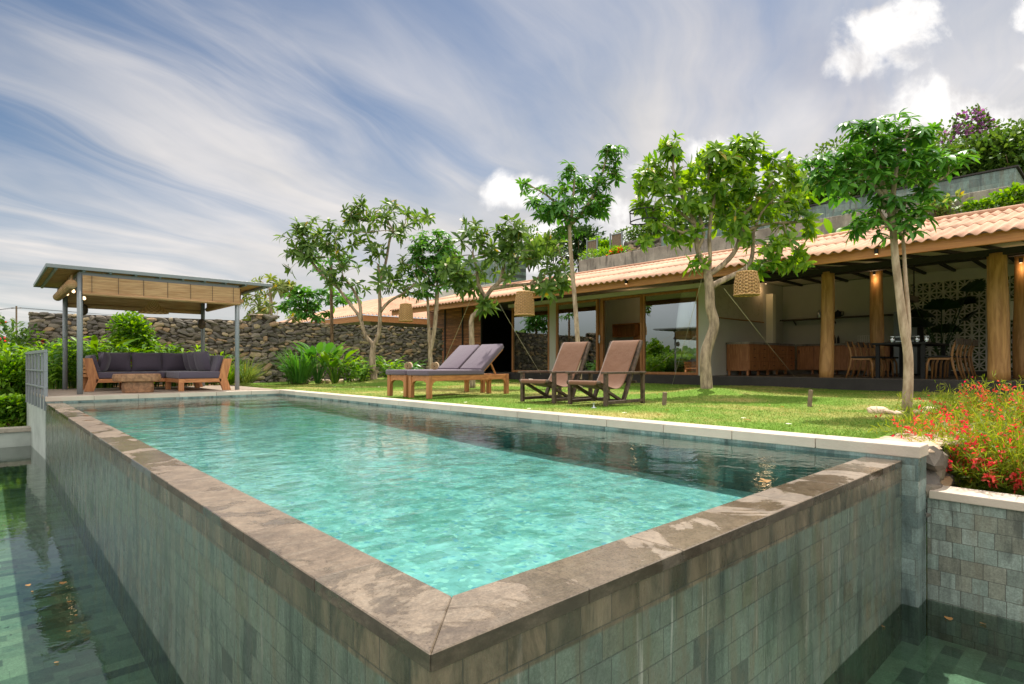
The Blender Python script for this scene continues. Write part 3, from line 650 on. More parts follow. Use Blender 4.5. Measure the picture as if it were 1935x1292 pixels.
# stones
def stone(lbl, c, s, grp=None):
    o = np_build('garden_stone', [rock((0, 0, 0), s, np.array(Matrix.Rotation(rng.uniform(0, 3), 3, 'Z')), .2, .45)], 'flagstone'); o.location = c
    tag(o, lbl, 'stone', grp)
for px, py, s, l in ((1658, 776, (.115, .09, .055), 'large flat grey stone left of the slim double trunk'), (1681, 778, (.07, .06, .03), 'small pinkish stone between the large flat stone and the double trunk'),
                     (1699, 780, (.08, .06, .028), 'low brown stone against the left foot of the double trunk'), (1735, 779, (.07, .06, .032), 'pale round stone against the right foot of the double trunk'),
                     (1757, 776, (.13, .09, .05), 'broad dark stone right of the double trunk by the flowers')):
    p = at(px, py, Z=.02); stone(l, (p.x, p.y, .02), s, 'stones round the double trunk')
for k in range(26):
    t = k / 25; x = 5.6 + 4.6 * t + rng.normal() * .1; y = 14.95 - t * .45 + rng.normal() * .12
    sz = rng.uniform(.07, .17); stone('rough stone edging the plant bed below the rubble wall', (x, y, .04), (sz, sz * .7, sz * .55), 'stones edging the plant bed')
for k in range(8):
    x = 10.4 + rng.normal() * .5; y = 13.6 + rng.normal() * .5
# ---------------------------------------------------------------- grass blades
def grass():
    n = 120000; d = rng.uniform(0, 1, n); x = 3.93 + 8.8 * rng.uniform(0, 1, n) ** 1.15; y = .32 + 15.2 * rng.uniform(0, 1, n) ** 1.5
    ok = ~((y > 14.6 - (x - 5.6) * .1) & (x > 5.3)); x, y = x[ok], y[ok]; n = len(x)
    z = np.array([lawn_z(a, b) for a, b in zip(x, y)])
    D = rnd_dirs(n) * np.array([.8, .8, .2]); D[:, 2] = np.abs(D[:, 2]) + .55
    ln = rng.uniform(.014, .042, n); N_ = rnd_dirs(n)
    D /= np.linalg.norm(D, axis=1, keepdims=True); P = np.stack([x, y, z - .003], 1); Sd = np.cross(D, N_); Sd /= np.linalg.norm(Sd, axis=1, keepdims=True) + 1e-9
    w = rng.uniform(.0022, .0042, n)[:, None]
    V = np.stack([P - Sd * w, P + Sd * w, P + D * ln[:, None]], 1).reshape(-1, 3); Fc = np.arange(3 * n).reshape(-1, 3)
    o = np_build('grass', [(V, Fc)], 'grass_blade'); tag(o, 'short mown grass with dry patches between pool and house', 'grass', kind='stuff')
grass()

# ---------------------------------------------------------------- railing
rl = thing('railing', 'grey metal railing at the corner of the terrace left of the pavilion', 'railing', (-.03, 11.6, 0))
RA, RB = Vector((.0, 10.74, 0)), Vector((-.12, 13.45, 0))
for i in range(7):
    q = RA + (RB - RA) * i / 6; w_ = .05 if i == 0 else .036
    MB().bar((q.x, q.y, -.2), (q.x, q.y, .72), w_, w_).build('baluster', 'grey_steel', rl, w=True, bevel=.004, seg=1)
for z in (.745, .43, .16):
    q0, q1 = RA + Vector((0, -.03, z)), RB + Vector((0, .03, z))
    MB().bar(q0, q1, .04, .05 if z > .7 else .028).build('rail', 'grey_steel', rl, w=True, bevel=.004, seg=1)
# ================================================================ the villa
XF, ZF = 12.8, .24
EX, EZ = 10.8, 2.40                       # eave line
SLP = .275; RX = 14.85
villa = thing('villa', 'long low villa with wavy terracotta roof, timber columns and open kitchen', 'house', (13, 6, 0))
def vp(mb, name, mat, **k): return mb.build(name, mat, villa, w=True, **k)
YA, YB = -5.0, 18.3
vp(box(XF, 17.7, YA, 18.6, -.3, ZF - .012), 'plinth', 'dark_plinth', bevel=.01)
vp(box(12.3, XF - .001, 13.8, 18.5, -.3, ZF - .03), 'porch_floor', 'dark_plinth', bevel=.01)
vp(box(XF + .02, 17.6, YA + .02, 18.5, ZF - .012, ZF), 'floor', 'floor_dark')
# wavy roof in three courses
b = MB(); per = .178; amp = .024
courses = [(10.66, 12.35), (12.28, 13.95), (13.88, RX)]
ny = int((YB - YA) / per * 8)
for ci, (xa, xb) in enumerate(courses):
    o = len(b.v); lift = .012 * (2 - ci) * 0 + .014
    xs_ = [xa, (xa + xb) / 2, xb]
    for th in (0, -.012):
        for i, x in enumerate(xs_):
            for j in range(ny + 1):
                y = YA + (YB - YA) * j / ny
                z = EZ + .215 + (x - EX) * SLP + amp * math.sin(2 * math.pi * y / per) + (lift if i == 0 and ci else 0) + th
                b.v.append((x, y, z))
    st = ny + 1
    for i in range(2):
        for j in range(ny):
            a = o + i * st + j; b.f.append((a, a + st, a + st + 1, a + 1)); a += 3 * st; b.f.append((a, a + 1, a + st + 1, a + st))
    for j in range(ny): a = o + j; b.f.append((a, a + 1, a + 3 * st + 1, a + 3 * st))
vp(b, 'roof', 'roof_tile', smooth=True, recalc=False)
vp(MB().tube([(RX - .03, YA, EZ + .22 + (RX - EX) * SLP), (RX - .03, YB, EZ + .22 + (RX - EX) * SLP)], .06, 10), 'ridge_cap', 'roof_tile', smooth=True)
vp(box(EX - .03, EX + .03, YA, YB + .02, EZ, EZ + .185), 'fascia', 'fascia_wood', bevel=.006)
b = MB(); b.bar((EX + .03, YB - .01, EZ + .1), (RX, YB - .01, EZ + .1 + (RX - EX - .03) * SLP), .05, .18); vp(b, 'barge_board', 'fascia_wood')
# roof underside / ceiling
def ceil_z(x): return EZ + .13 + (x - EX) * .10 if x < RX else 2.935
b = MB(); pts = [(EX + .03, EZ + .135), (RX, 2.95), (17.55, 2.95), (17.55, 3.05), (RX, 3.05), (EX + .03, EZ + .16)]
b.prism(pts, (YA + .05, YB - .05), 'XZ'); vp(b, 'ceiling', 'ceiling_cream')
vp(box(15.0, 18.0, YA, 17.2, 3.06, 3.55), 'roof_slab', 'concrete', bevel=.02)
y = YA + .3
while y < 6.2:
    b = MB(); b.bar((EX + .04, y, EZ + .10), (RX, y, 2.915), .06, .06); b.bar((RX, y, 2.915), (17.5, y, 2.915), .06, .06); vp(b, 'rafter', 'dark_beam'); y += .62
vp(box(14.84, 14.98, YA, 6.38, 2.76, 2.88), 'purlin', 'dark_beam', bevel=.005)
vp(box(12.86, 12.98, YA, 6.3, 2.52, 2.64), 'purlin', 'dark_beam', bevel=.005)
# columns: rough tree trunks
def column(x, y, r, top=2.66):
    pts, rad = [], []
    ph = random.uniform(0, 6)
    for i in range(15):
        t = i / 14; pts.append((x + .018 * math.sin(t * 3 + ph), y + .018 * math.cos(t * 2.6 + ph), ZF + (top - ZF) * t)); rad.append(r * (1.06 - .12 * t + .03 * math.sin(t * 9 + ph)))
    vp(MB().tube(pts, rad, 20), 'column', 'log', smooth=True)
for (px, X, r) in ((1563, 12.97, .135), (1885, 12.98, .16), (1657, 15.3, .145), (1936, 15.2, .165)):
    p = at(px, 700, X=X); column(p.x, p.y, r, 2.56 if X < 14 else 2.85)
column(12.98, -2.2, .16, 2.56)
# walls
vp(box(XF + .25, 17.5, 6.4, 6.6, ZF, 2.93), 'side_wall', 'plaster_wall')
vp(box(17.5, 17.7, 3.2, 18.2, ZF, 2.93), 'back_wall', 'plaster_wall')
vp(box(XF - .02, XF + .28, 6.28, 6.6, ZF, 2.5), 'pier', 'plaster_wall', bevel=.01)
vp(box(XF - .01, XF + .24, 6.30, 13.9, 2.5, 2.62), 'lintel', 'plaster_wall', bevel=.01)
vp(box(XF + .02, XF + .22, 11.64, 11.92, ZF, 2.5), 'pier', 'plaster_wall', bevel=.01)
vp(box(13.1, 17.5, 11.7, 11.85, ZF, 2.94), 'partition', 'plaster_wall')
vp(box(12.9, 17.5, 18.0, 18.2, ZF, 2.94), 'end_wall', 'dark_plinth')
vp(box(XF + .3, 17.5, 13.82, 13.95, ZF, 2.94), 'partition', 'dark_plinth')
vp(box(16.3, 16.5, 6.2, 6.399, ZF, 2.6), 'pilaster', 'ceiling_cream', bevel=.01)
# glazing
def frame(y0, y1, z0, z1, glass=True, fw=.07, x=XF + .06):
    b = MB(); b.box(x - .04, x + .04, y0, y0 + fw, z0, z1).box(x - .04, x + .04, y1 - fw, y1, z0, z1).box(x - .036, x + .036, y0 + fw, y1 - fw, z0, z0 + fw).box(x - .036, x + .036, y0 + fw, y1 - fw, z1 - fw, z1)
    w = vp(b, 'window', 'frame_wood', bevel=.004, seg=1)
    if glass: MB().box(x - .005, x + .005, y0 + fw - .004, y1 - fw + .004, z0 + fw - .004, z1 - fw + .004).build('pane', 'window_glass', w, w=True)
    return w
frame(11.93, 13.74, ZF + .01, 2.49)
frame(9.92, 11.63, ZF + .01, 2.49)
frame(6.61, 8.33, ZF + .01, 2.49)
d = vp(MB().box(XF + .1, XF + .18, 9.78, 9.9, ZF + .01, 2.49).box(XF + .0, XF + .19, 8.34, 8.4, ZF + .01, 2.49).box(XF + .0, XF + .18, 8.4, 9.78, 2.43, 2.49), 'door_frame', 'frame_wood', bevel=.004, seg=1)
vp(box(XF - .005, XF + .03, 9.82, 9.86, 1.15, 1.4), 'door_handle', 'steel', bevel=.006)
# slatted shutters closing the porch
for k in range(3):
    y0 = 15.02 + k * 1.12; y1 = y0 + 1.10; xs_ = 12.52
    b = MB(); z = ZF + .07
    while z < 2.62: b.box(xs_, xs_ + .04, y0 + .03, y1 - .03, z, z + .034); z += .05
    sh = vp(b, 'shutter', 'shutter_wood')
    MB().box(xs_ - .02, xs_ + .06, y0, y0 + .032, ZF - .02, 2.66).box(xs_ - .02, xs_ + .06, y1 - .032, y1, ZF - .02, 2.66).build('shutter_frame', 'dark_beam', sh, w=True)
    box(xs_ + .07, xs_ + .08, y0 + .03, y1 - .03, ZF, 2.62).build('shutter_back', 'black_soft', sh, w=True)
vp(box(12.46, 12.6, 14.98, 18.4, 2.661, 2.76), 'shutter_rail', 'fascia_wood')
# breeze-block screen: eight-armed star blocks
def screen():
    b = MB(); bs = .29; x0, x1 = 17.46, 17.58; y = -4.6
    nrow = 8
    while y < 3.18:
        for r in range(nrow):
            z = ZF + .12 + r * bs; yc, zc = y + bs / 2, z + bs / 2; e = .018
            for (a0, a1, c0, c1) in ((0, bs, 0, e), (0, bs, bs - e, bs), (0, e, e, bs - e), (bs - e, bs, e, bs - e)): b.box(x0, x1, y + a0 + .0008, y + a1 - .0008, z + c0 + .0008, z + c1 - .0008)
            for k in range(8):
                an = k * math.pi / 4; L = bs / 2 - .01 if k % 2 == 0 else bs * .63
                p = Vector((17.52, yc + math.cos(an) * .012, zc + math.sin(an) * .012)); q = Vector((17.52, yc + math.cos(an) * L, zc + math.sin(an) * L)); b.bar(p, q, .02, .1, (1, 0, 0))
        y += bs
    vp(b, 'breeze_block_screen', 'block_stone', recalc=False)
    vp(box(17.46, 17.62, -4.7, 3.2, ZF + .12 + nrow * .29, 2.94), 'back_wall', 'plaster_wall'); vp(box(17.44, 17.62, -4.7, 3.2, ZF, ZF + .12), 'kerb', 'dark_plinth')
screen()
# little spot lamps of the house
def spot(p, warm=True, parent=None):
    b = MB().tube([p, Vector(p) - Vector((0, 0, .09))], .032, 12); o = vp(b, 'spot_lamp', 'black_soft', bevel=.005)
    MB().tube([Vector(p) - Vector((0, 0, .091)), Vector(p) - Vector((0, 0, .094))], .024, 12).build('bulb', 'bulb_glow', o, w=True)
for px, py in ((1183, 529), (1656, 470)): q = at(px, py, X=EX - .07); spot(q)
for (px, py, X) in ((1447, 530, 15.9), (1652, 512, 15.1), (1200, 553, 14.6), (1929, 488, 15.05)): spot(at(px, py, X=X))
def lamp(p, e=6):
    l = bpy.data.lights.new('spot_light', 'POINT'); l.energy = e * .4; l.color = (1, .66, .36); l.shadow_soft_size = .1; o = bpy.data.objects.new('spot_light', l); COL.objects.link(o); o.location = p
for (px, py, X) in ((1447, 545, 15.8), (1652, 527, 15.05), (1200, 566, 14.5), (1929, 505, 14.95)): lamp(at(px, py, X=X))

# ---------------------------------------------------------------- things in the kitchen and rooms
def cabinet_run(name, label, o, L, along, nd, drawers):
    """a run of cupboards: carcass, doors or drawers with handles, stone top, feet"""
    rz = 0 if along == 'Y' else -math.pi / 2
    t = thing(name, label, 'kitchen counter', o, rz)
    box(-.6, 0, 0, L, .12, .82).build('carcass', 'cabinet_wood', t, bevel=.005)
    box(-.62 * 1, .015, -.015, L + .015, .82, .875).build('stone_top', 'concrete', t, bevel=.006)
    w = L / nd
    for i in range(nd):
        y0 = i * w + .02; y1 = (i + 1) * w - .02
        if drawers:
            for j in range(3):
                d = box(-.618, -.598, y0, y1, .15 + j * .22, .15 + j * .22 + .2).build('drawer', 'cabinet_wood', t, bevel=.004, seg=1)
                MB().box(-.635, -.618, (y0 + y1) / 2 - .04, (y0 + y1) / 2 + .04, .24 + j * .22, .255 + j * .22).build('handle', 'black_soft', d)
        else:
            d = box(-.618, -.598, y0, y1, .15, .79).build('cupboard_door', 'cabinet_wood', t, bevel=.004, seg=1)
            MB().box(-.635, -.618, y1 - .06 if i % 2 == 0 else y0 + .04, y1 - .04 if i % 2 == 0 else y0 + .06, .6, .7).build('handle', 'black_soft', d)
        for xx in (-.56, -.06): MB().box(xx - .025, xx + .025, y0, y0 + .05, 0, .119).build('foot', 'cabinet_wood', t)
    return t
c1 = cabinet_run('kitchen_counter', 'teak counter with rows of small drawers along the side wall', (13.85, 6.38, ZF), 2.95, 'X', 5, True)
c2 = cabinet_run('kitchen_counter', 'long teak counter with plain cupboard doors along the kitchen back wall', (17.49, 3.4, ZF), 2.35, 'Y', 5, False)
c1.location = (13.85, 5.78 + 0, ZF)
# local -x maps to world +y under the quarter turn, so mirror the run to face the room
for ch in [c for c in COL.objects if c.parent == c1]:
    for obn in [ch] + [k for k in COL.objects if k.parent == ch]:
        for v in obn.data.vertices: v.co.x = -.6 - v.co.x
        obn.data.flip_normals()
def fridge():
    t = thing('fridge', 'tall grey two-door fridge behind the dining table', 'fridge', (17.1, 3.0, ZF))
    box(16.78, 17.42, 2.76, 3.28, ZF + .02, ZF + 1.66).build('cabinet', 'dark_beam', t, w=True, bevel=.01)
    u = box(16.74, 16.779, 2.765, 3.275, ZF + .95, ZF + 1.655).build('door', 'grey_steel', t, w=True, bevel=.008)
    l = box(16.74, 16.779, 2.765, 3.275, ZF + .05, ZF + .94).build('door', 'grey_steel', t, w=True, bevel=.008)
    MB().bar((16.70, 2.8, ZF + 1.0), (16.70, 3.22, ZF + 1.0), .02, .03).bar((16.70, 2.83, ZF + 1.0), (16.745, 2.83, ZF + 1.0), .015, .015).bar((16.70, 3.19, ZF + 1.0), (16.745, 3.19, ZF + 1.0), .015, .015).build('handle', 'steel', u, w=True)
    MB().bar((16.70, 2.8, ZF + .88), (16.70, 3.22, ZF + .88), .02, .03).bar((16.70, 2.83, ZF + .88), (16.745, 2.83, ZF + .88), .015, .015).build('handle', 'steel', l, w=True)
    box(16.735, 16.7395, 2.84, 2.92, ZF + 1.5, ZF + 1.58).build('sticker', 'white_paint', u, w=True)
fridge()
sh = thing('wall_shelf', 'long thin wooden shelf on the kitchen back wall', 'shelf', (17.35, 4.7, 1.86)); box(17.24, 17.5, 3.3, 6.39, 1.85, 1.885).build('board', 'dark_wood', sh, w=True, bevel=.003)
for yy in (3.8, 4.9, 6.0): MB().bar((17.48, yy, 1.72), (17.28, yy, 1.845), .025, .025).build('bracket', 'dark_beam', sh, w=True)
def flask(px, py, X, z, lbl, name, cat, r, h, mat, capm='black_soft'):
    p = at(px, py, X=X); t = thing(name, lbl, cat, (p.x, p.y, z))
    MB().lathe([(r * .9, 0), (r, .01), (r, h * .62), (r * .75, h * .76), (r * .35, h * .84), (r * .35, h * .95)], n=18).build('body', mat, t, smooth=True)
    MB().lathe([(r * .42, h * .95), (r * .42, h)], n=14).build('cap', capm, t)
    return t
k = flask(1548, 590, 17.36, 1.886, 'tall steel coffee flask on the wall shelf beside the front column', 'coffee_flask', 'flask', .055, .24, 'steel'); MB().tube([(0, -.05, .19), (0, -.1, .17), (0, -.1, .07), (0, -.05, .05)], .009, 8).build('handle', 'black_soft', k)
k = flask(1583, 590, 17.36, 1.886, 'round dark kettle on the wall shelf right of the front column', 'kettle', 'kettle', .085, .21, 'black_soft', 'steel'); MB().tube([(0, -.07, .14), (0, -.15, .15), (0, -.15, .05), (0, -.07, .04)], .011, 8).build('handle', 'black_soft', k)
flask(1577, 642, 17.2, ZF + .876, 'dark bottle on the back counter, nearer the front column', 'bottle', 'bottle', .035, .24, 'black_soft'); flask(1584, 642, 17.2, ZF + .876, 'dark bottle on the back counter, farther from the front column', 'bottle', 'bottle', .035, .23, 'black_soft')
dr = thing('dish_rack', 'small white wire dish rack on the back counter by the rear column', 'dish rack', (17.2, 4.05, ZF + .876)); b = MB()
for i in range(7): b.bar((-.12, -.15 + i * .05, .01), (-.12, -.15 + i * .05, .2), .008, .008).bar((.12, -.15 + i * .05, .01), (.12, -.15 + i * .05, .2), .008, .008).bar((-.12, -.15 + i * .05, .01), (.12, -.15 + i * .05, .01), .008, .008)
for z in (.08, .2): b.bar((-.12, -.16, z), (-.12, .16, z), .008, .008)
b.build('wires', 'white_paint', dr)
# dining table and chairs
tb = thing('dining_table', 'long dark dining table among the wooden chairs', 'table', (14.15, 2.3, ZF))
box(-1.0, 1.0, -.48, .48, .70, .745).build('top', 'black_soft', tb, bevel=.008)
for sx in (-.9, .9):
    for sy in (-.4, .4): MB().box(sx - .035, sx + .035, sy - .035, sy + .035, 0, .70).build('leg', 'black_soft', tb)
def chair(label, x, y, rz):
    t = thing('dining_chair', label, 'chair', (x, y, ZF), rz, 'wooden chairs round the dining table')
    box(-.22, .22, -.21, .23, .425, .465).build('seat', 'black_soft', t, bevel=.015)
    for s in (-1, 1):
        MB().tube([(s * .2, .2, 0), (s * .19, .19, .3), (s * .17, .15, .43)], [.015, .023, .02], 10).build('leg', 'chair_oak', t, smooth=True)
        MB().tube([(s * .22, -.3, 0), (s * .2, -.23, .25), (s * .19, -.2, .44), (s * .2, -.23, .62), (s * .2, -.3, .8)], [.015, .022, .026, .021, .016], 10).build('leg', 'chair_oak', t, smooth=True)
        MB().bar((s * .185, -.2, .405), (s * .175, .17, .405), .02, .04).build('seat_rail', 'chair_oak', t)
    b = MB(); n = 9
    for i in range(n):
        a = -1 + 2 * i / (n - 1); yy = -.30 + .055 * (a * a) - .03
        b.v += [(a * .24, yy, .68), (a * .24, yy, .8), (a * .24, yy - .022, .68), (a * .24, yy - .022, .8)]
    for i in range(n - 1):
        o = 4 * i; b.f += [(o, o + 4, o + 5, o + 1), (o + 2, o + 3, o + 7, o + 6), (o + 1, o + 5, o + 7, o + 3), (o, o + 2, o + 6, o + 4)]
    b.f += [(0, 1, 3, 2), (4 * n - 4, 4 * n - 2, 4 * n - 1, 4 * n - 3)]
    b.build('backrest', 'dark_wood', t, smooth=False)
    return t
for i, x in enumerate((13.35, 14.1, 14.85)):
    w = ('nearest the lawn', 'middle one', 'farthest from the lawn')[i]
    chair('oak chair on the counter side of the dining table, ' + w, x, 2.98, math.pi + random.uniform(-.06, .06))
    chair('oak chair on the screen side of the dining table, ' + w, x - .1, 1.60, random.uniform(-.06, .06))
for k, (x, y, l) in enumerate(((13.7, 2.1, 'by the near table corner'), (13.75, 1.95, 'close to its twin on the screen side of the table'), (14.3, 2.05, 'at the middle of the dining table'), (13.5, 2.5, 'on the counter side of the dining table'))):
    g = thing('glass_jar', 'clear glass jar ' + l, 'jar', (x, y, ZF + .746)); MB().lathe([(.045, 0), (.05, .02), (.05, .1), (.042, .12)], n=16).build('jar', 'window_glass', g, smooth=True); MB().lathe([(.046, .1205), (.046, .14)], n=16).build('lid', 'steel', g)
# floor lamp, palm, pendant bar, basket, wall hanging
p = at(1902, 700, X=16.6); fl_ = thing('floor_lamp', 'floor lamp with pale drum shade and reddish stand behind the front column', 'lamp', (p.x, p.y, ZF))
MB().lathe([(.3, 1.3), (.3, 1.72)], n=28, cap=False).build('lamp_shade', 'linen', fl_, smooth=True); MB().tube([(0, 0, .03), (0, 0, 1.5)], .03, 10).build('stand', 'teak_v', fl_); MB().lathe([(.16, 0), (.16, .03)], n=20).build('base', 'dark_wood', fl_)
p = at(1778, 700, X=16.2); pl = thing('potted_palm', 'dark fan-leaved palm in a pot before the pierced stone screen', 'plant', (p.x, p.y, ZF))
MB().lathe([(.17, 0), (.24, .4), (.26, .42), (.22, .42), (.2, .38)], n=20).build('pot', 'dark_plinth', pl, smooth=False)
stems, fans = MB(), []
for k in range(8):
    an = k * 2.4; rad = .16 + .06 * (k % 4); h = 1.05 + .13 * k; tip = Vector((math.cos(an) * (.25 + .03 * k), math.sin(an) * (.3 + .045 * k), h)); stems.tube([(0, 0, .35), tip * .5 + Vector((0, 0, .25)), tip], [.018, .014, .01], 6)
    o = Vector((math.cos(an), math.sin(an), 1.15)); n_ = 18; aa = np.linspace(-1.25, 1.25, n_); up = Vector((-o.x * .6, -o.y * .6, 1)).normalized(); o.normalize(); sdv = o.cross(up)
    D = np.array([list(o * math.cos(a) + sdv * math.sin(a)) for a in aa]); np_build('leaf', [leaf_mesh(np.tile(np.array(pl.location) + np.array(tip), (n_, 1)), D, np.tile(list(up), (n_, 1)), .42, .066, .16)], 'palm_dark', pl)
stems.build('stem', 'leaf_dark', pl)
pb = thing('pendant_bar', 'reddish wooden light bar hung on two black rods over the dining table', 'lamp', (13.95, 2.3, 1.95))
box(13.45, 14.5, 2.24, 2.36, 1.9, 2.02).build('bar', 'dark_wood', pb, w=True, bevel=.004)
for x in (13.6, 14.35): MB().tube([(x, 2.3, 2.02), (x, 2.3, 2.86)], .014, 8).build('rod', 'black_soft', pb, w=True)
p = at(1378, 706, Z=ZF); bk = thing('floor_basket', 'small lidded wicker basket on the floor by the teak counter', 'basket', (p.x - .1, p.y - .05, ZF))
MB().lathe([(.11, 0), (.13, .1), (.12, .22)], n=20).build('body', 'rattan', bk, smooth=True); MB().lathe([(.125, .221), (.11, .26), (.03, .29)], n=20).build('lid', 'rattan', bk, smooth=True)
wh = thing('wall_hanging', 'wide pale sketched panel hanging on the kitchen side wall', 'wall hanging', (14.6, 6.38, 2.2))
def mk_map():
    t = NT('sketch_cloth'); p = t.pos(); n = t.noise(p, 2.4, 6, .6); f = t.rng(t.math('ABSOLUTE', t.math('SUBTRACT', n, .5)), .0, .012)
    M['sketch_cloth'] = t.done(t.bsdf(t.mix(f, (.33, .28, .21), (.48, .43, .34)), .85, None, .1))
mk_map()
box(13.1, 16.05, 6.37, 6.396, 1.75, 2.78).build('cloth', 'sketch_cloth', wh, w=True); MB().tube([(13.08, 6.365, 1.75), (16.07, 6.365, 1.75)], .018, 8).build('rod', 'chair_oak', wh, w=True)
# bedroom behind the right-hand pane
bed = thing('bed', 'wooden slatted bed with white bedding behind the right pane', 'bed', (14.4, 7.6, ZF))
b = MB().box(13.3, 15.4, 6.75, 6.83, ZF, ZF + .3).box(13.3, 15.4, 8.37, 8.45, ZF, ZF + .3)
b.build('frame', 'teak', bed, w=True, bevel=.005)
b = MB()
for j in range(5): b.box(13.22, 13.26, 6.75, 8.45, ZF + .04 + j * .085, ZF + .10 + j * .085)
for y in (6.78, 7.6, 8.42): b.box(13.261, 13.299, y - .035, y + .035, ZF, ZF + .5)
b.build('footboard', 'teak', bed, w=True, bevel=.004); box(13.31, 15.4, 6.85, 8.35, ZF + .3, ZF + .58).build('mattress', 'white_paint', bed, w=True, bevel=.06)
for y in (7.05, 7.8): box(14.8, 15.3, y, y + .5, ZF + .585, ZF + .72).build('pillow', 'white_paint', bed, w=True, bevel=.06)
cn = thing('bed_canopy', 'white cone of mosquito netting over the bed', 'canopy', (14.3, 7.6, 2.8)); MB().lathe([(.04, 0), (.1, -.05), (.75, -.42)], n=24, cap=False).build('net', 'curtain', cn, smooth=True); MB().tube([(0, 0, 0), (0, 0, .12)], .01, 6).build('cord', 'rope', cn)
pn = thing('rattan_pendant', 'small black woven pendant with a warm bulb inside the bedroom', 'lamp', (13.9, 7.2, 2.0)); MB().lathe([(.05, .12), (.17, .0)], n=20, cap=False).build('lamp_shade', 'black_soft', pn, smooth=True); MB().tube([(0, 0, .12), (0, 0, .93)], .008, 6).build('cord', 'black_soft', pn); MB().lathe([(.0, .0), (.03, .02), (.03, .05), (.0, .07)], n=12, cap=False).build('bulb', 'bulb_glow', pn, smooth=True)
cb = thing('wall_cabinet', 'wooden open wall cabinet seen through the open door', 'cabinet', (15.2, 10.6, 1.6))
for (y0, y1, z0, z1) in ((9.3, 10.2, 1.45, 1.9), (10.25, 11.2, 1.45, 1.9)):
    b = MB().box(15.2, 15.5, y0, y1, z0, z0 + .03).box(15.2, 15.5, y0, y1, z1 - .03, z1).box(15.2, 15.5, y0, y0 + .03, z0, z1).box(15.2, 15.5, y1 - .03, y1, z0, z1).box(15.47, 15.5, y0, y1, z0, z1); b.build('cubby', 'cabinet_wood', cb, w=True)
box(15.15, 15.5, 9.7, 10.3, ZF, 1.44).build('door', 'cabinet_wood', cb, w=True, bevel=.005)
vp(box(15.5, 15.62, 8.45, 11.7, ZF, 2.94), 'partition', 'plaster_wall')
def curtain(lbl, y0, y1, x=13.05, z0=ZF + .05, z1=2.42):
    b = MB(); n = 30
    for i in range(n + 1):
        t = i / n; y = y0 + (y1 - y0) * t; xx = x + .035 * math.sin(t * 22) ; b.v += [(xx, y, z0), (xx + .008, y, (z0 + z1) / 2), (xx, y, z1)]
    for i in range(n):
        for j in range(2): a = 3 * i + j; b.f.append((a, a + 3, a + 4, a + 1))
    o = b.build('curtain', 'curtain', smooth=True, recalc=False); tag(o, lbl, 'curtain')
curtain('white curtain gathered at the far end of the leftmost pane', 13.3, 13.64); curtain('white curtain gathered beside the grey pier of the leftmost pane', 12.0, 12.3)
curtain('white curtain gathered against the right pier behind the bedroom pane', 6.68, 6.95)

# ---------------------------------------------------------------- terraces above and neighbour house
ta = thing('concrete_parapet', 'weathered grey concrete parapet running along above the roof', 'wall', (16.2, 6, 3))
box(16.0, 16.25, -6, 13.4, 3.56, 4.49).build('wall_body', 'concrete', ta, w=True, bevel=.02)
MB().tube([(15.9, -6, 3.9), (15.9, 13.3, 3.9)], .025, 8).build('pipe', 'grey_steel', ta, w=True)
tu = thing('green_stone_tank', 'upper pool box clad in dark green stone above the parapet', 'wall', (19, 3.5, 4))
box(18.5, 20.5, 1.05, 11.4, 3.9, 5.52).build('wall_body', 'tile_terrace', tu, w=True, bevel=.02); box(18.46, 20.5, 1.0, 11.45, 5.52, 5.56).build('rim', 'dark_plinth', tu, w=True)
tl = thing('green_stone_tank', 'distant green stone pool box among trees left of the tall slim tree', 'wall', (22.5, 27, 4))
box(22, 24, 24.6, 29.5, 4, 7.0).build('wall_body', 'tile_terrace', tl, w=True, bevel=.02)
tp = thing('concrete_parapet', 'distant pale parapet below the far green stone pool box', 'wall', (20, 26, 3)); box(20, 20.3, 22, 28.5, 3, 5.0).build('wall_body', 'plaster_wall', tp, w=True, bevel=.02)
us = thing('stone_wall', 'dark rubble wall up on the hillside behind the parapet', 'wall', (20.8, 12, 5)); p0 = at(1180, 470, X=20.5); p1 = at(1250, 470, X=20.5)
box(20.52, 20.8, p1.y - .5, p0.y, 4.2, 6.0).build('wall_core', 'mortar_dark', us, w=True); flat_shade(np_build('wall_stones', rubble_face((20.5, p0.y), (20.5, p1.y - .5), 4.6, 6.0, -1, .22), 'rubble', us))
for (a, b_, top, bot, lbl) in ((1110, 1129, 453, 482, 'grey timber fence panel on the hillside nearer the tall slim tree'), (1154, 1176, 441, 482, 'grey timber fence panel on the hillside against the rubble wall')):
    pa = at(a, top, X=20.3); pb_ = at(b_, top, X=20.3); z0 = 4.6; t = thing('fence_panel', lbl, 'fence', ((pa.x, (pa.y + pb_.y) / 2, z0)), 0, 'fence panels on the hillside')
    b = MB(); y = pb_.y
    while y < pa.y - .05: b.box(20.3, 20.33, y, y + .11, z0, pa.z - .08); y += .12
    b.build('boards', 'bark_brown_wood', t, w=True) if False else b.build('boards', 'stake_grey', t, w=True)
    for y in (pb_.y, pa.y): MB().box(20.25, 20.3, y - .03, y + .03, z0 - .8, pa.z).build('post', 'grey_steel', t, w=True)
    for z in (pa.z - .1, (pa.z + z0) / 2, z0 + .1): MB().box(20.27, 20.299, pb_.y, pa.y, z, z + .04).build('rail', 'grey_steel', t, w=True)
nh = thing('neighbour_house', 'neighbouring villa with wavy terracotta hip roof beyond the rubble wall', 'house', (14, 26, 0))
c = at(686, 593, D=25); ez = c.z
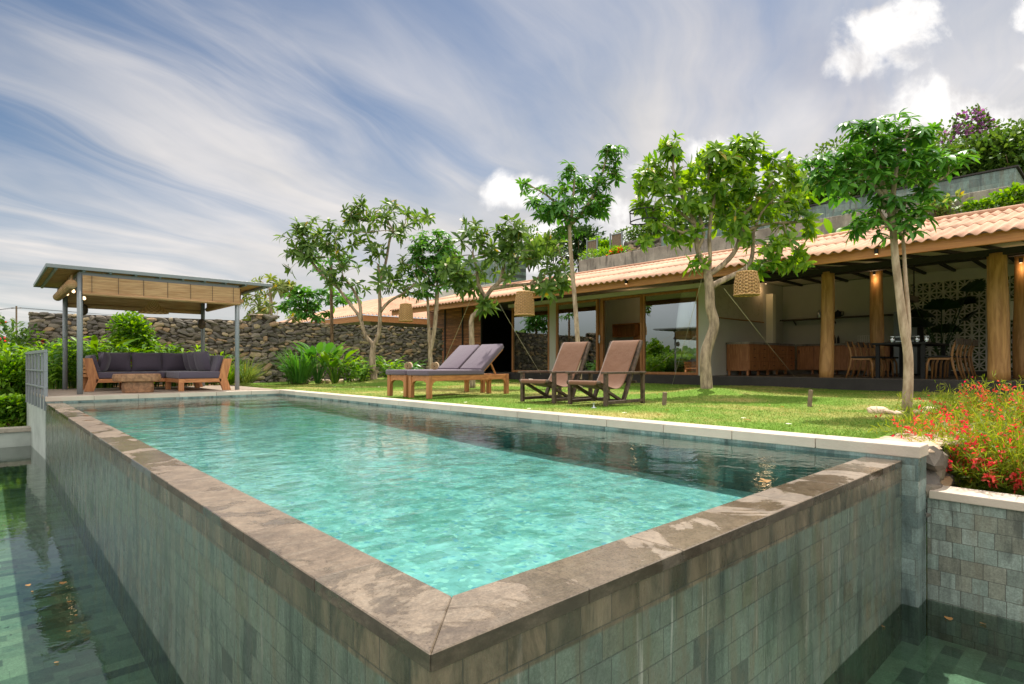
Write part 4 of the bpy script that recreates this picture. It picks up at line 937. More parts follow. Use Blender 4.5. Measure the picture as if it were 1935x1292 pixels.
def hip():
    b = MB(); per = .2; x0, y0 = c.x, c.y; W_, L_ = 10, 14; rise = .33
    n = 560
    for side in (0, 1):
        o = len(b.v); T = L_ if side == 0 else W_
        for j in range(n + 1):
            s = T * j / n; z = .03 * math.sin(2 * math.pi * s / per); hgt = min(s, T - s, W_ / 2)
            for k in (0, 1):
                d = hgt * k
                b.v.append((x0 + d, y0 + s, ez + z + d * rise) if side == 0 else (x0 + s, y0 + d, ez + z + d * rise))
        for j in range(n): a = o + 2 * j; b.f.append((a, a + 1, a + 3, a + 2))
    b.build('roof', 'roof_tile', nh, w=True, smooth=True)
    box(x0 + .06, x0 + .12, y0 + .06, y0 + L_, ez - .3, ez - .04).build('fascia', 'fascia_wood', nh, w=True); box(x0 + .121, x0 + W_, y0 + .06, y0 + .12, ez - .3, ez - .04).build('fascia', 'fascia_wood', nh, w=True)
    box(x0 + .8, x0 + W_ - .8, y0 + .8, y0 + L_ - .8, -1, ez - .05).build('wall', 'plaster_wall', nh, w=True)
hip()
# ================================================================ pavilion and furniture
TZ = .03
pav = thing('pavilion', 'open pavilion with thin flat roof on grey steel posts at the pool end', 'pavilion', (1.7, 12.2, TZ))
X0, X1, Y0, Y1 = .46, 2.95, 10.98, 13.4
for x in (X0, X1):
    for y in (Y0, Y1): MB().tube([(x, y, TZ), (x, y, 2.06)], .042, 14).build('post', 'grey_steel', pav, w=True, smooth=True)
b = MB()
for y in (Y0, Y1): b.bar((X0 - .02, y, 2.05), (X1 + .02, y, 2.05), .05, .07)
for x in (X0, X1): b.bar((x, Y0 + .03, 2.048), (x, Y1 - .03, 2.048), .05, .065)
b.build('beam', 'grey_steel', pav, w=True)
RX0, RX1, RY0, RY1 = .02, 3.58, 10.86, 14.15
for i in range(10):
    x = RX0 + .12 + (RX1 - RX0 - .24) * i / 9; MB().bar((x, RY0 + .03, 2.105), (x, RY1 - .03, 2.105), .035, .04).build('rafter', 'grey_steel', pav, w=True)
b = MB(); y = RY0 + .04
while y < RY1 - .1: b.box(RX0 + .03, RX1 - .03, y, y + .2, 2.127, 2.140); y += .235
b.build('roof_battens', 'batten_wood', pav, w=True)
box(RX0, RX1, RY0, RY1, 2.142, 2.155).build('roof', 'dark_beam', pav, w=True)
b = MB().box(RX0 - .012, RX1 + .012, RY0 - .012, RY0 + .018, 2.105, 2.168).box(RX0 - .012, RX1 + .012, RY1 - .018, RY1 + .012, 2.105, 2.168).box(RX0 - .012, RX0 + .018, RY0 + .018, RY1 - .018, 2.106, 2.167).box(RX1 - .018, RX1 + .012, RY0 + .018, RY1 - .018, 2.106, 2.167)
b.build('roof_edge', 'grey_steel', pav, w=True, bevel=.004, seg=1)
def blind(lbl, p, q, z0, z1, roll=.05):
    """split-bamboo blind hung between two points, its lower end rolled"""
    p = Vector((*p, 0)); q = Vector((*q, 0)); mid = (p + q) / 2; t = thing('bamboo_blind', lbl, 'blind', (mid.x, mid.y, z1), 0, 'bamboo blinds round the pavilion')
    b = MB(); n = 26; out = Vector((-(q - p).y, (q - p).x, 0)).normalized()
    for i in range(n + 1):
        f = i / n; c = p + (q - p) * f
        for z, o in ((z1, 0), (z1 * .5 + z0 * .5, .012 * math.sin(f * 9)), (z0, .01 * math.sin(f * 7 + 1))): v = c + out * o; b.v.append((v.x, v.y, z - .012 * math.sin(f * math.pi)))
    m = len(b.v)
    b.v += [(v[0] + out.x * .012, v[1] + out.y * .012, v[2]) for v in b.v]
    for i in range(n):
        for j in range(2): a = 3 * i + j; b.f += [(a, a + 3, a + 4, a + 1), (m + a, m + a + 1, m + a + 4, m + a + 3)]
    b.build('slats', 'bamboo_slats', t, w=True, smooth=True, recalc=False)
    for k in range(7): c = p + (q - p) * (.05 + .15 * k); MB().bar((c.x - out.x * .014, c.y - out.y * .014, z1), (c.x - out.x * .016, c.y - out.y * .016, z0), .007, .004).build('cord', 'dark_wood', t, w=True)
    if roll: MB().tube([(p.x, p.y, z0), (q.x, q.y, z0)], roll, 14).build('roll', 'bamboo_slats', t, w=True, smooth=True)
    return t
blind('bamboo blind hanging lowered across the pool side of the pavilion', (X0 + .03, Y0 - .07), (X1 + .03, Y0 - .07), 1.72, 2.03, .03)
blind('bamboo blind across the back of the pavilion toward the rubble wall', (X1 - .02, Y1 + .06), (X0 + .02, Y1 + .06), 1.72, 2.03, .05)
blind('bamboo blind on the pavilion side toward the villa', (X1 + .08, Y0 + .02), (X1 + .08, Y1 - .05), 1.78, 2.03, .05)
blind('bamboo blind rolled up on the railing side of the pavilion', (X0 - .11, Y1 + .1), (X0 - .11, Y0 - .02), 1.87, 2.03, .078)
# pendant
p = at(290, 590, Y=12.2); pd = thing('pendant_lamp', 'wide woven cone pendant lamp hanging over the sofa', 'lamp', (p.x, p.y, 1.55))
MB().lathe([(.27, 0), (.255, .02), (.16, .10), (.10, .17), (.06, .29), (.055, .3)], n=32, cap=False).build('lamp_shade', 'rattan', pd, smooth=True)
MB().lathe([(0, .03), (.032, .05), (.035, .08), (.0, .12)], n=14, cap=False).build('bulb', 'bulb_glow', pd, smooth=True); MB().tube([(0, 0, .3), (0, 0, .56)], .008, 6).build('cord', 'black_soft', pd)
for (px, py, yy, l) in ((127, 555, 12.6, 'small lit bulb under the pavilion roof at the rolled blind, farther one'), (139, 550, 11.9, 'small lit bulb under the pavilion roof at the rolled blind, middle one'), (159, 563, 11.25, 'small lit bulb hanging just behind the front corner post')):
    p = at(px, py, Y=yy); t = thing('light_bulb', l, 'light bulb', tuple(p)); MB().lathe([(0, -.035), (.024, -.02), (.026, 0), (.012, .03)], n=12, cap=False).build('bulb', 'bulb_glow', t, smooth=True); MB().tube([(0, 0, .03), (0, 0, 2.1 - p.z)], .006, 6).build('cord', 'black_soft', t)
for (px, py, l) in ((157, 585, 'dark red lantern strapped to the rear post on the railing side'), (381, 612, 'dark red lantern strapped to the rear post toward the villa')):
    p = at(px, py, Y=13.3); t = thing('post_lantern', l, 'lantern', tuple(p))
    MB().lathe([(.03, -.11), (.075, -.07), (.085, 0), (.07, .08), (.03, .11)], n=14).build('shade', 'dark_wood', t, smooth=True); MB().tube([(0, 0, .11), (0, 0, .2)], .01, 6).build('cord', 'black_soft', t)
# sofa
def pillow(w, h, t, n=10):
    b = MB(); 
    for sgn in (1, -1):
        o = len(b.v)
        for i in range(n + 1):
            for j in range(n + 1):
                u = -1 + 2 * i / n; v = -1 + 2 * j / n; k = (max(0, 1 - abs(u) ** 3.2) * max(0, 1 - abs(v) ** 3.2)) ** .55
                pin = 1 - .06 * (1 - abs(u) ** 2) * abs(v) ** 4; pin2 = 1 - .06 * (1 - abs(v) ** 2) * abs(u) ** 4
                b.v.append((u * w / 2 * pin2, sgn * t / 2 * k, v * h / 2 * pin))
        for i in range(n):
            for j in range(n): a = o + i * (n + 1) + j; b.f.append((a, a + n + 1, a + n + 2, a + 1) if sgn < 0 else (a, a + 1, a + n + 2, a + n + 1))
    return b
sf = thing('corner_sofa', 'teak corner sofa with dark violet cushions under the pavilion', 'sofa', (1.75, 12.1, TZ))
PL = [(.60, .645), (.745, .645), (.845, .26), (.765, TZ), (.62, TZ), (.69, .26)]
PR = [(2.86 - (x - .60), z) for x, z in PL][::-1]
for y in (12.0, 12.95): MB().prism(PL, (y, y + .07), 'XZ').build('leg', 'teak_v', sf, w=True, bevel=.005)
for y in (10.98, 12.95): MB().prism(PR, (y, y + .07), 'XZ').build('leg', 'teak_v', sf, w=True, bevel=.005)
for (x, y) in ((1.93, 10.98), (1.93, 12.0), (2.55, 12.4), (1.3, 12.95)): box(x, x + .09, y, y + .07, TZ, .19).build('leg', 'teak_v', sf, w=True, bevel=.004)
b = MB().box(.80, 1.93, 12.0, 12.045, .19, .26).box(.80, 2.70, 12.96, 13.0, .19, .26).box(1.93, 2.66, 10.98, 11.03, .19, .26).box(1.93, 1.975, 11.03, 12.0, .19, .26).box(2.62, 2.66, 11.03, 12.95, .19, .26).box(.80, 2.62, 12.045, 12.96, .22, .245).box(1.975, 2.62, 11.03, 12.045, .22, .2449)
b.build('seat_frame', 'teak', sf, w=True, bevel=.003, seg=1)
b = MB()
for k in range(5): z = .30 + k * .07; b.box(.66 - k * .01, .685 - k * .01, 12.07, 12.95, z, z + .05); b.box(2.775 + k * .01, 2.80 + k * .01, 11.05, 12.95, z, z + .05); b.box(.75, 2.7, 12.985, 13.01, z, z + .05)
b.build('slats', 'teak', sf, w=True)
box(.83, 1.925, 12.01, 12.94, .262, .385).build('seat_cushion', 'cushion_violet', sf, w=True, bevel=.03, seg=3, smooth=True)
box(1.935, 2.655, 10.99, 12.94, .262, .395).build('seat_cushion', 'cushion_violet', sf, w=True, bevel=.03, seg=3, smooth=True)
b = MB().box(-.045, .045, 12.1, 12.9, -.17, .17, Matrix.Rotation(R(-14), 3, 'Y'), (.80, 0, .54)); b.build('arm_cushion', 'cushion_violet', sf, w=True, bevel=.025, seg=3, smooth=True)
b = MB().box(-.045, .045, 11.1, 12.9, -.17, .17, Matrix.Rotation(R(14), 3, 'Y'), (2.66, 0, .54)); b.build('arm_cushion', 'cushion_violet', sf, w=True, bevel=.025, seg=3, smooth=True)
def put_pillow(lbl, c, w, h, t, rz, tilt, roll=0):
    o = pillow(w, h, t).build('sofa_cushion', 'cushion_violet', smooth=True, recalc=False); o.location = c; o.rotation_euler = (tilt, roll, rz); tag(o, lbl, 'cushion', 'loose cushions on the corner sofa')
for x, l in ((1.20, 'plump violet back cushion beside the tilted corner pillow'), (1.75, 'plump violet back cushion in the middle of the sofa back'), (2.28, 'plump violet back cushion tucked behind the row of leaning pillows')):
    put_pillow(l, (x, 12.80, .585), .56, .40, .19, 0, R(-13))
put_pillow('square violet pillow with light piping against the sofa arm by the railing', (.98, 12.45, .575), .42, .40, .17, R(72), R(12))
for y, l in ((12.50, 'violet pillow at the rear of the leaning row on the chaise'), (12.12, 'violet pillow in the middle of the leaning row on the chaise'), (11.62, 'violet pillow at the pool end of the leaning row on the chaise')):
    put_pillow(l, (2.50, y, .59), .46, .42, .19, R(-74), R(13))
# table
p = at(260, 742, Y=11.08); ct = thing('coffee_table', 'low table carved from one block of reddish wood before the sofa', 'table', (p.x, p.y, TZ))
def blob_slab(rx, ry, z0, z1, n=36, k=4.0, rough=.02, seed=0):
    b = MB(); rr = random.Random(seed); ph = [rr.uniform(0, 6) for _ in range(3)]
    rows = [(z0, .95), (z0 + .015, 1.0), ((z0 + z1) / 2, 1.02), (z1 - .015, 1.0), (z1, .95)]
    for z, s in rows:
        for i in range(n):
            a = 2 * math.pi * i / n; r = 1 / (abs(math.cos(a)) ** k + abs(math.sin(a)) ** k) ** (1 / k); r *= 1 + rough * (math.sin(3 * a + ph[0]) + .6 * math.sin(5 * a + ph[1] + z * 9)); b.v.append((rx * r * s * math.cos(a), ry * r * s * math.sin(a), z))
    for j in range(len(rows) - 1):
        for i in range(n): b.f.append((j * n + i, j * n + (i + 1) % n, (j + 1) * n + (i + 1) % n, (j + 1) * n + i))
    b.f += [tuple(reversed(range(n))), tuple((len(rows) - 1) * n + i for i in range(n))]
    return b
blob_slab(.355, .24, .20, .335, seed=2).build('top', 'table_log', ct, smooth=False, bevel=.006); blob_slab(.23, .17, 0, .2, rough=.03, seed=5).build('base', 'table_log', ct, bevel=.006)

# ---------------------------------------------------------------- sun loungers
def lounger(label, ox, oy, rz):
    t = thing('sun_lounger', label, 'sun lounger', (ox, oy, 0), rz, 'teak sun loungers on the lawn')
    L, W, H = 1.9, .50, .36; lw = .07
    def side_board(y):
        """rail with an arch bracket at each leg"""
        pts = [(0 + lw, H), (0 + lw, H - .19)]
        for k in range(7): a = math.pi / 2 * k / 6; pts.append((lw + .11 * (1 - math.cos(a)) * .9 + .01, H - .19 + .10 * math.sin(a)))
        for k in range(7): a = math.pi / 2 * (1 - k / 6); pts.append((L - lw - .11 * (1 - math.cos(a)) * .9 - .01, H - .19 + .10 * math.sin(a)))
        pts += [(L - lw, H - .19), (L - lw, H)]
        return MB().prism(pts[::-1], (y, y + .035), 'XZ')
    for y in (.012, W - .047): side_board(y).build('side_rail', 'teak', t, bevel=.003, seg=1)
    for x in (0, L - lw):
        for y in (0, W - lw): box(x, x + lw, y, y + lw, 0, H + (.0 if x == 0 else .003)).build('leg', 'teak_v', t, bevel=.004)
    pts = [(lw, H - .002), (lw, H - .17)] + [(lw + .1 * (1 - math.cos(math.pi / 2 * k / 5)), H - .17 + .08 * math.sin(math.pi / 2 * k / 5)) for k in range(6)] + [(W - lw - .1 * (1 - math.cos(math.pi / 2 * (1 - k / 5))), H - .17 + .08 * math.sin(math.pi / 2 * (1 - k / 5))) for k in range(6)] + [(W - lw, H - .17), (W - lw, H - .002)]
    for x in (.015, L - .05): MB().prism(pts[::-1], (x, x + .035), 'YZ').build('end_rail', 'teak', t, bevel=.003, seg=1)
    b = MB()
    for k in range(9): x = .1 + k * .13; b.box(x, x + .09, .05, W - .05, H - .022, H - .003)
    b.build('slats', 'teak', t)
    hx = 1.22; an = R(38); bl = .70
    rot = Matrix.Rotation(-an, 3, 'Y')
    b = MB().box(0, bl, .03, .07, .0, .035, rot, (hx, 0, H)).box(0, bl, W - .07, W - .03, .0, .035, rot, (hx, 0, H)).box(bl - .04, bl, .07, W - .07, .0, .034, rot, (hx, 0, H))
    for k in range(6): b.box(.05 + k * .1, .11 + k * .1, .071, W - .071, .008, .028, rot, (hx, 0, H))
    b.build('backrest_frame', 'teak', t, bevel=.002, seg=1)
    b = MB()
    for y in (.085, W - .11): b.bar((hx + .28, y, H + .2), (hx + .42, y, H - .02), .022, .03)
    b.build('prop', 'teak', t)
    m = box(-.03, hx + .03, -.01, W + .01, H, H + .085).build('mattress', 'mattress_violet', t, bevel=.018, seg=3, smooth=True)
    b = MB().box(.01, bl + .03, -.01, W + .01, .037, .122, rot, (hx, 0, H)); b.build('back_mattress', 'mattress_violet', t, bevel=.018, seg=3, smooth=True)
    return t
LR = R(7)
lounger('teak sun lounger with violet mattress nearer the pool and deck chairs', 4.36, 6.40, LR)
lounger('teak sun lounger with violet mattress, the farther of the pair toward the rubble wall', 4.36, 7.06, LR)
def towel(lbl, x, y):
    t = thing('rolled_towel', lbl, 'towel', (x, y, .51), R(-42)); b = MB(); n = 46; w = .085; o = []
    for i in range(n + 1):
        a = i / n * 2 * math.pi * 3.2; r = .012 + .052 * i / n; o.append((r * math.cos(a), r * math.sin(a)))
    for i in range(n + 1):
        for y_ in (-w, w): b.v.append((o[i][0], y_, o[i][1]))
    for i in range(n): b.f.append((2 * i, 2 * i + 1, 2 * i + 3, 2 * i + 2))
    ob = b.build('roll', 'towel', t, smooth=True, recalc=False); s = ob.modifiers.new('thick', 'SOLIDIFY'); s.thickness = .009; s.offset = 0
for y, l in ((6.62, 'beige towel rolled up on the nearer sun lounger'), (7.28, 'beige towel rolled up on the farther sun lounger')): towel(l, 4.62 - (y - 6.62) * .12, y)

# ---------------------------------------------------------------- deck chairs
def deckchair(label, x, y, rz):
    t = thing('deck_chair', label, 'deck chair', (x, y, 0), rz, 'brown canvas deck chairs on the lawn'); W = .29
    for s in (-1, 1):
        MB().box(-.46, -.41, s * W - .024, s * W + .024, 0, .412).build('leg', 'dark_wood', t, bevel=.003, seg=1)
        MB().box(.41, .46, s * W - .024, s * W + .024, 0, .412).build('leg', 'dark_wood', t, bevel=.003, seg=1)
        MB().box(-.50, .48, s * W - .034, s * W + .034, .412, .440).build('armrest', 'dark_wood', t, bevel=.003, seg=1)
        MB().box(-.41, .41, s * W - .018, s * W + .018, .025, .065).build('base_rail', 'dark_wood', t, bevel=.003, seg=1)
        MB().bar((.02, s * (W - .048), .03), (.475, s * (W - .048), .86), .04, .055, (0, 1, 0)).build('back_post', 'dark_wood', t, bevel=.004, seg=1)
        MB().bar((-.52, s * (W - .095), .285), (.05, s * (W - .095), .05), .035, .05, (0, 1, 0)).build('seat_brace', 'dark_wood', t, bevel=.004, seg=1)
    for (xx, z) in ((.30, .30), (.02, .05)): MB().bar((xx, -W + .02, z), (xx, W - .02, z), .035, .035).build('cross_bar', 'dark_wood', t)
    MB().tube([(-.52, -W + .03, .30), (-.52, W - .03, .30)], .028, 12).build('front_bar', 'dark_wood', t, smooth=True); MB().tube([(.475, -W + .05, .85), (.475, W - .05, .85)], .022, 12).build('top_bar', 'dark_wood', t, smooth=True)
    prof = [(-.548, .268), (-.555, .30), (-.535, .328), (-.50, .325), (-.40, .288), (-.27, .245), (-.15, .215), (-.05, .215), (.03, .25), (.10, .33), (.18, .45), (.27, .60), (.36, .745), (.435, .855), (.462, .877), (.49, .872)]
    b = MB(); ny = 8
    for (xx, z) in prof:
        for j in range(ny + 1):
            v = -1 + 2 * j / ny; k = max(0, 1 - ((xx + .0) / .5) ** 2); b.v.append((xx + .0, v * (W - .062), z - .018 * k * (1 - v * v)))
    for i in range(len(prof) - 1):
        for j in range(ny): a = i * (ny + 1) + j; b.f.append((a, a + 1, a + ny + 2, a + ny + 1))
    o = b.build('canvas_sling', 'canvas_brown', t, smooth=True, recalc=False, sub=1); s = o.modifiers.new('thick', 'SOLIDIFY'); s.thickness = .006; s.offset = 0
    return t
deckchair('brown canvas deck chair with dark frame nearer the middle tree', 5.53, 3.86, R(3))
deckchair('brown canvas deck chair with dark frame nearer the sun loungers', 5.46, 4.72, R(5))
fw = np_build('fallen_flower', [leaf_mesh(np.zeros((5, 3)), np.array([[math.cos(k * 1.257), math.sin(k * 1.257), .25] for k in range(5)]), np.tile([0, 0, 1.], (5, 1)), .035, .013, .2)], 'petal_white'); fw.location = (4.98, 4.78, .325); tag(fw, 'white frangipani blossom lying on the deck chair nearer the sun loungers', 'flower')
# ---------------------------------------------------------------- basket lanterns, ropes, stakes
def lantern(label, px, py, D, r, h, top):
    p = at(px, py, D=D); t = thing('basket_lantern', label, 'lantern', tuple(p), 0, 'woven basket lanterns in the trees')
    def rad(z): f = z / h; return r * (1.0 - .22 * max(0, f - .45) ** 1.3 / .47)
    MB().lathe([(rad(h * k / 8) * .93, h * k / 8) for k in range(9)], n=24, cap=False).build('lining', 'towel', t, smooth=True)
    b = MB()
    for k in range(26):
        a = 2 * math.pi * k / 26; b.tube([(rad(h * j / 8) * (1.0 + .018 * (-1) ** (j + k)) * math.cos(a), rad(h * j / 8) * (1.0 + .018 * (-1) ** (j + k)) * math.sin(a), h * j / 8) for j in range(9)], .0075, 5)
    for j in range(14):
        z = h * (j + .5) / 14; b.tube([(rad(z) * (1 + .012 * (-1) ** (k + j)) * math.cos(2 * math.pi * k / 26), rad(z) * (1 + .012 * (-1) ** (k + j)) * math.sin(2 * math.pi * k / 26), z + .006 * (-1) ** (k // 2 + j)) for k in range(27)], .0085, 5)
    for z in (.0, h): b.tube([(rad(z) * 1.02 * math.cos(2 * math.pi * k / 24), rad(z) * 1.02 * math.sin(2 * math.pi * k / 24), z) for k in range(25)], .014, 6)
    b.build('weave', 'rattan', t, smooth=True)
    MB().lathe([(rad(h) * .98, h + .001), (rad(h) * .9, h + .02), (.02, h + .04)], n=24).build('lid', 'rattan', t, smooth=True)
    MB().tube([(0, 0, h + .03), (0, 0, top)], .006, 6).build('cord', 'rope', t)
lantern('woven basket lantern under the wide middle tree beside the kitchen', 1411, 557, 9.3, .19, .36, .5)
lantern('tall woven basket lantern before the glass panes, under the crooked tree', 991, 595, 12.2, .205, .48, .62)
lantern('small woven basket lantern far back beside the slim twin trunks', 767, 606, 15.2, .18, .43, .62)
def rope(lbl, a, b_): o = MB().tube([a, (Vector(a) + Vector(b_)) / 2 - Vector((0, 0, .02)), b_], .0038, 6).build('guy_rope', 'rope'); tag(o, lbl, 'rope', 'guy ropes holding the trees')
rope('guy rope from the middle tree down toward the kitchen step', at(1368, 545, D=9.9), at(1516, 729, Z=.0))
rope('guy rope from the middle tree down toward the bedroom pane', at(1326, 528, D=10.3), at(1270, 728, Z=.0))
rope('guy rope from the crooked tree down past the twin trunks', at(908, 520, D=13), at(826, 716, D=16.5))
rope('guy rope from the crooked tree down past the dark doorway', at(935, 560, D=13), at(1022, 707, D=15.5))
for px, py, h, w, l in ((1255, 765, .17, .028, 'short grey wooden stake on the lawn by the deck chair'), (1530, 765, .2, .03, 'short grey wooden stake on the lawn before the kitchen')):
    p = at(px, py, Z=0); o = MB().box(-w, w, -w * .7, w * .7, -.04, h, Matrix.Rotation(R(4), 3, 'X')).build('wooden_stake', 'stake_grey', bevel=.006); o.location = (p.x, p.y, 0); tag(o, l, 'stake')
p = at(1122, 771, Z=0); sp = thing('sprinkler', 'small metal lawn sprinkler head in front of the deck chairs', 'sprinkler', (p.x, p.y, 0)); MB().lathe([(.035, 0), (.035, .008), (.01, .012), (.008, .05), (.012, .055)], n=14).build('body', 'steel', sp, smooth=True); MB().bar((-.02, 0, .06), (.02, 0, .06), .008, .008).build('nozzle', 'steel', sp)
# leaves afloat on the lower basin and the pool
for (px, py, s) in ((118, 1104, .04), (131, 1138, .022), (131, 1194, .02), (55, 1107, .03), (64, 1117, .018), (110, 1250, .02), (145, 1163, .016), (1795, 1172, .04), (1860, 1178, .03), (1672, 1184, .02)):
    p = at(px, py, Z=LZ + .003); n = 1; a = random.uniform(0, 6)
    o = np_build('floating_leaf', [leaf_mesh(np.zeros((2, 3)), np.array([[math.cos(a), math.sin(a), .05], [math.cos(a + .9), math.sin(a + .9), .12]]), np.tile([0, 0, 1.], (2, 1)), s, s * .3, -.1)], 'dry_leaf'); o.location = p
    tag(o, 'small withered leaf floating on the lower basin', 'leaf', 'withered leaves on the lower basin')
p = at(1450, 912, Z=WZ + .003); o = np_build('floating_leaf', [leaf_mesh(np.zeros((3, 3)), np.array([[1, .2, .3], [.2, 1, .5], [-.6, .5, .2]]), np.tile([0, 0, 1.], (3, 1)), .05, .014, .1)], 'dry_leaf'); o.location = p; tag(o, 'pale curled leaf floating on the pool near the front rim', 'leaf')
# ================================================================ plants
def grow(limbs, tips, step=.1):
    """join leaf tips to the limb skeleton; returns chains of (points, radii) and the growing direction at every tip"""
    pos, par, rmin = [], [], []
    for pts, r0, r1, parent_idx in limbs:
        prev = parent_idx
        sp = []                                            # smooth the polyline
        for i in range(len(pts) - 1):
            n = max(1, int((pts[i + 1] - pts[i]).length / step))
            p0 = pts[max(i - 1, 0)]; p3 = pts[min(i + 2, len(pts) - 1)]
            for k in range(n):
                t = k / n; a, b, c, d = p0, pts[i], pts[i + 1], p3
                sp.append(.5 * ((2 * b) + (c - a) * t + (2 * a - 5 * b + 4 * c - d) * t * t + (3 * b - a - 3 * c + d) * t ** 3))
        sp.append(pts[-1])
        if prev == 'near':
            dd = [(q - sp[0]).length for q in pos]; prev = int(np.argmin(dd)); sp = sp[1:] if len(sp) > 1 else sp
        for i, q in enumerate(sp): pos.append(q); par.append(prev); prev = len(pos) - 1; rmin.append(r0 + (r1 - r0) * i / max(1, len(sp) - 1))
    base_n = len(pos)
    cen = sum(pos, Vector()) / len(pos)
    A = np.array([list(p) for p in pos]); order = sorted(range(len(tips)), key=lambda i: np.min(np.linalg.norm(A - np.array(tips[i]), axis=1)))
    tipnode = {}; level = [0] * base_n
    for i in order:
        T = Vector(tips[i]); A = np.array([list(p) for p in pos]); d = np.linalg.norm(A - np.array(T), axis=1) + .22 * np.maximum(0, A[:, 2] - T.z) + .05 * np.array(level)
        j = int(np.argmin(d)); P = pos[j]; pd = (pos[j] - pos[par[j]]).normalized() if par[j] is not None and par[j] >= 0 else Vector((0, 0, 1))
        L = (T - P).length; n = max(2, int(L / step)); c = P + pd * L * .35 + Vector((0, 0, -.05 * L)) + Vector(rng.normal(size=3)) * L * .07; prev = j
        for k in range(1, n + 1): t = k / n; pos.append(P * (1 - t) ** 2 + c * 2 * t * (1 - t) + T * t * t); par.append(prev); rmin.append(0); level.append(level[prev] + 1 if k == 1 else level[prev]); prev = len(pos) - 1
        tipnode[i] = prev
    n = len(pos); cnt = [0] * n; kids = [[] for _ in range(n)]
    for v in tipnode.values(): cnt[v] += 1
    for i in range(n - 1, -1, -1):
        if par[i] is not None and par[i] >= 0: cnt[par[i]] += cnt[i]
    for i in range(n):
        if par[i] is not None and par[i] >= 0: kids[par[i]].append(i)
    dirs = {i: (pos[v] - pos[par[v]]).normalized() for i, v in tipnode.items()}
    return pos, par, kids, cnt, rmin, dirs
def skeleton_mesh(g, rtip, pw=.5, rmax=.2):
    pos, par, kids, cnt, rmin, dirs = g; b = MB()
    def rad(i): return max(rmin[i], min(rmax, rtip * max(1, cnt[i]) ** pw))
    starts = [i for i in range(len(pos)) if par[i] is None or par[i] < 0]; stack = [(s, None) for s in starts]
    while stack:
        s, pr = stack.pop(); pts, rr = [], []
        if pr is not None: pts.append(pos[pr]); rr.append(min(rad(pr), rad(s) * 1.15))
        i = s
        while True:
            pts.append(pos[i]); rr.append(rad(i)); ks = kids[i]
            if not ks: break
            ks = sorted(ks, key=lambda k: -max(cnt[k], 99 if rmin[k] > 0 else 0))
            for k in ks[1:]: stack.append((k, i))
            i = ks[0]
        if len(pts) > 1: b.tube(pts, rr, 12 if max(rr) > .05 else (7 if max(rr) > .015 else 5))
    return b
def rosette(P, ax, n, L, W, spread=(.7, 1.5), droop=(.1, .5)):
    """whorl of leaves round a shoot tip"""
    q_ = random.uniform(.68, 1.12); L *= q_; W *= q_; ax = Vector(ax).normalized(); a = ax.orthogonal().normalized(); c = ax.cross(a); D, Nn, ln, w, dr, PP = [], [], [], [], [], []
    for k in range(n):
        an = k * 2.4 + random.uniform(-.25, .25); th = random.uniform(*spread); rd = a * math.cos(an) + c * math.sin(an); d = ax * math.cos(th) + rd * math.sin(th)
        D.append(d); Nn.append(ax * math.sin(th) - rd * math.cos(th) + Vector(rng.normal(size=3)) * .12); ln.append(random.uniform(.72, 1.1) * L); w.append(random.uniform(.85, 1.15) * W); dr.append(random.uniform(*droop)); PP.append(Vector(P) - ax * random.uniform(0, .07))
    return PP, D, Nn, ln, w, dr
def tree(name, label, base, limbs, clusters, D, kind, leaf, bark, L=.26, W=.042, nl=13, rtip=.006, group=None, flower=0, dz=1.0, pw=.5, nd=None):
    """limbs: [(pixel path with depth offsets, r0, r1)]; clusters: [(px, py, rx, ry, n)] of leaf tips, as wide in depth as across"""
    t = thing(name, label, 'tree', base, 0, group); LL = []
    for k, (path, r0, r1) in enumerate(limbs):
        pts = [at(p[0], p[1], D=D + (p[2] if len(p) > 2 else 0)) for p in path]
        if k == 0: pts[0] = Vector(base)
        LL.append((pts, r0, r1, None if k == 0 else 'near'))
    tips = []
    for (px, py, rx, ry, n, *off) in clusters:
        n = max(2, int(n * (1.12 if kind == 'frangi' else 1.0)))
        c = at(px, py, D=D + (off[0] if off else 0)); sx = rx * D / F_; sy = ry * D / F_
        for q in rnd_dirs(n): 
            r = random.uniform(.25, 1) ** .5; tips.append(c + RGT * q[0] * sx * r + FWD * q[1] * sx * dz * r + Vector((0, 0, q[2] * sy * r)))
    g = grow(LL, tips); skeleton_mesh(g, rtip, pw).build('trunk', bark, t, w=True, smooth=True, recalc=False)
    acc = [[], [], [], [], [], []]; fl = [[], [], [], [], [], []]
    for i, T in enumerate(tips):
        d = g[5].get(i, Vector((0, 0, 1)))
        if kind == 'frangi':
            ax = (d + Vector((0, 0, .55))).normalized(); r = rosette(T, ax, nl + random.randint(-3, 3), L, W, (.55, 1.75), (.05, .55))
            if flower and random.random() < flower:
                f = rosette(T + ax * .1, ax, 9, .05, .018, (.3, 1.3), (.1, .3)); [fl[k].extend(f[k]) for k in range(6)]
        elif kind == 'palmate':
            ax = (Vector((0, 0, 1)) + d * .55 + Vector(rng.normal(size=3)) * .22).normalized(); r = rosette(T, ax, nl, L, W, (1.15, 1.75), (.18, .55)); r = ([T] * len(r[1]), *r[1:])
        else:
            ax = (d + Vector((0, 0, .3)) + Vector(rng.normal(size=3)) * .3).normalized(); r = rosette(T, ax, nl, L, W, (.3, 1.6), (.1, .4))
        for k in range(6): acc[k].extend(r[k])
    np_build('crown', [leaf_mesh(*[np.array([list(v) if isinstance(v, Vector) else v for v in a]) for a in acc])], leaf, t)
    if len(fl[0]) > 60: np_build('blossoms', [leaf_mesh(*[np.array([list(v) if isinstance(v, Vector) else v for v in a]) for a in fl])], 'petal_white', t)
    return t
def lz(px, py, z=0.0): return at(px, py, Z=z)
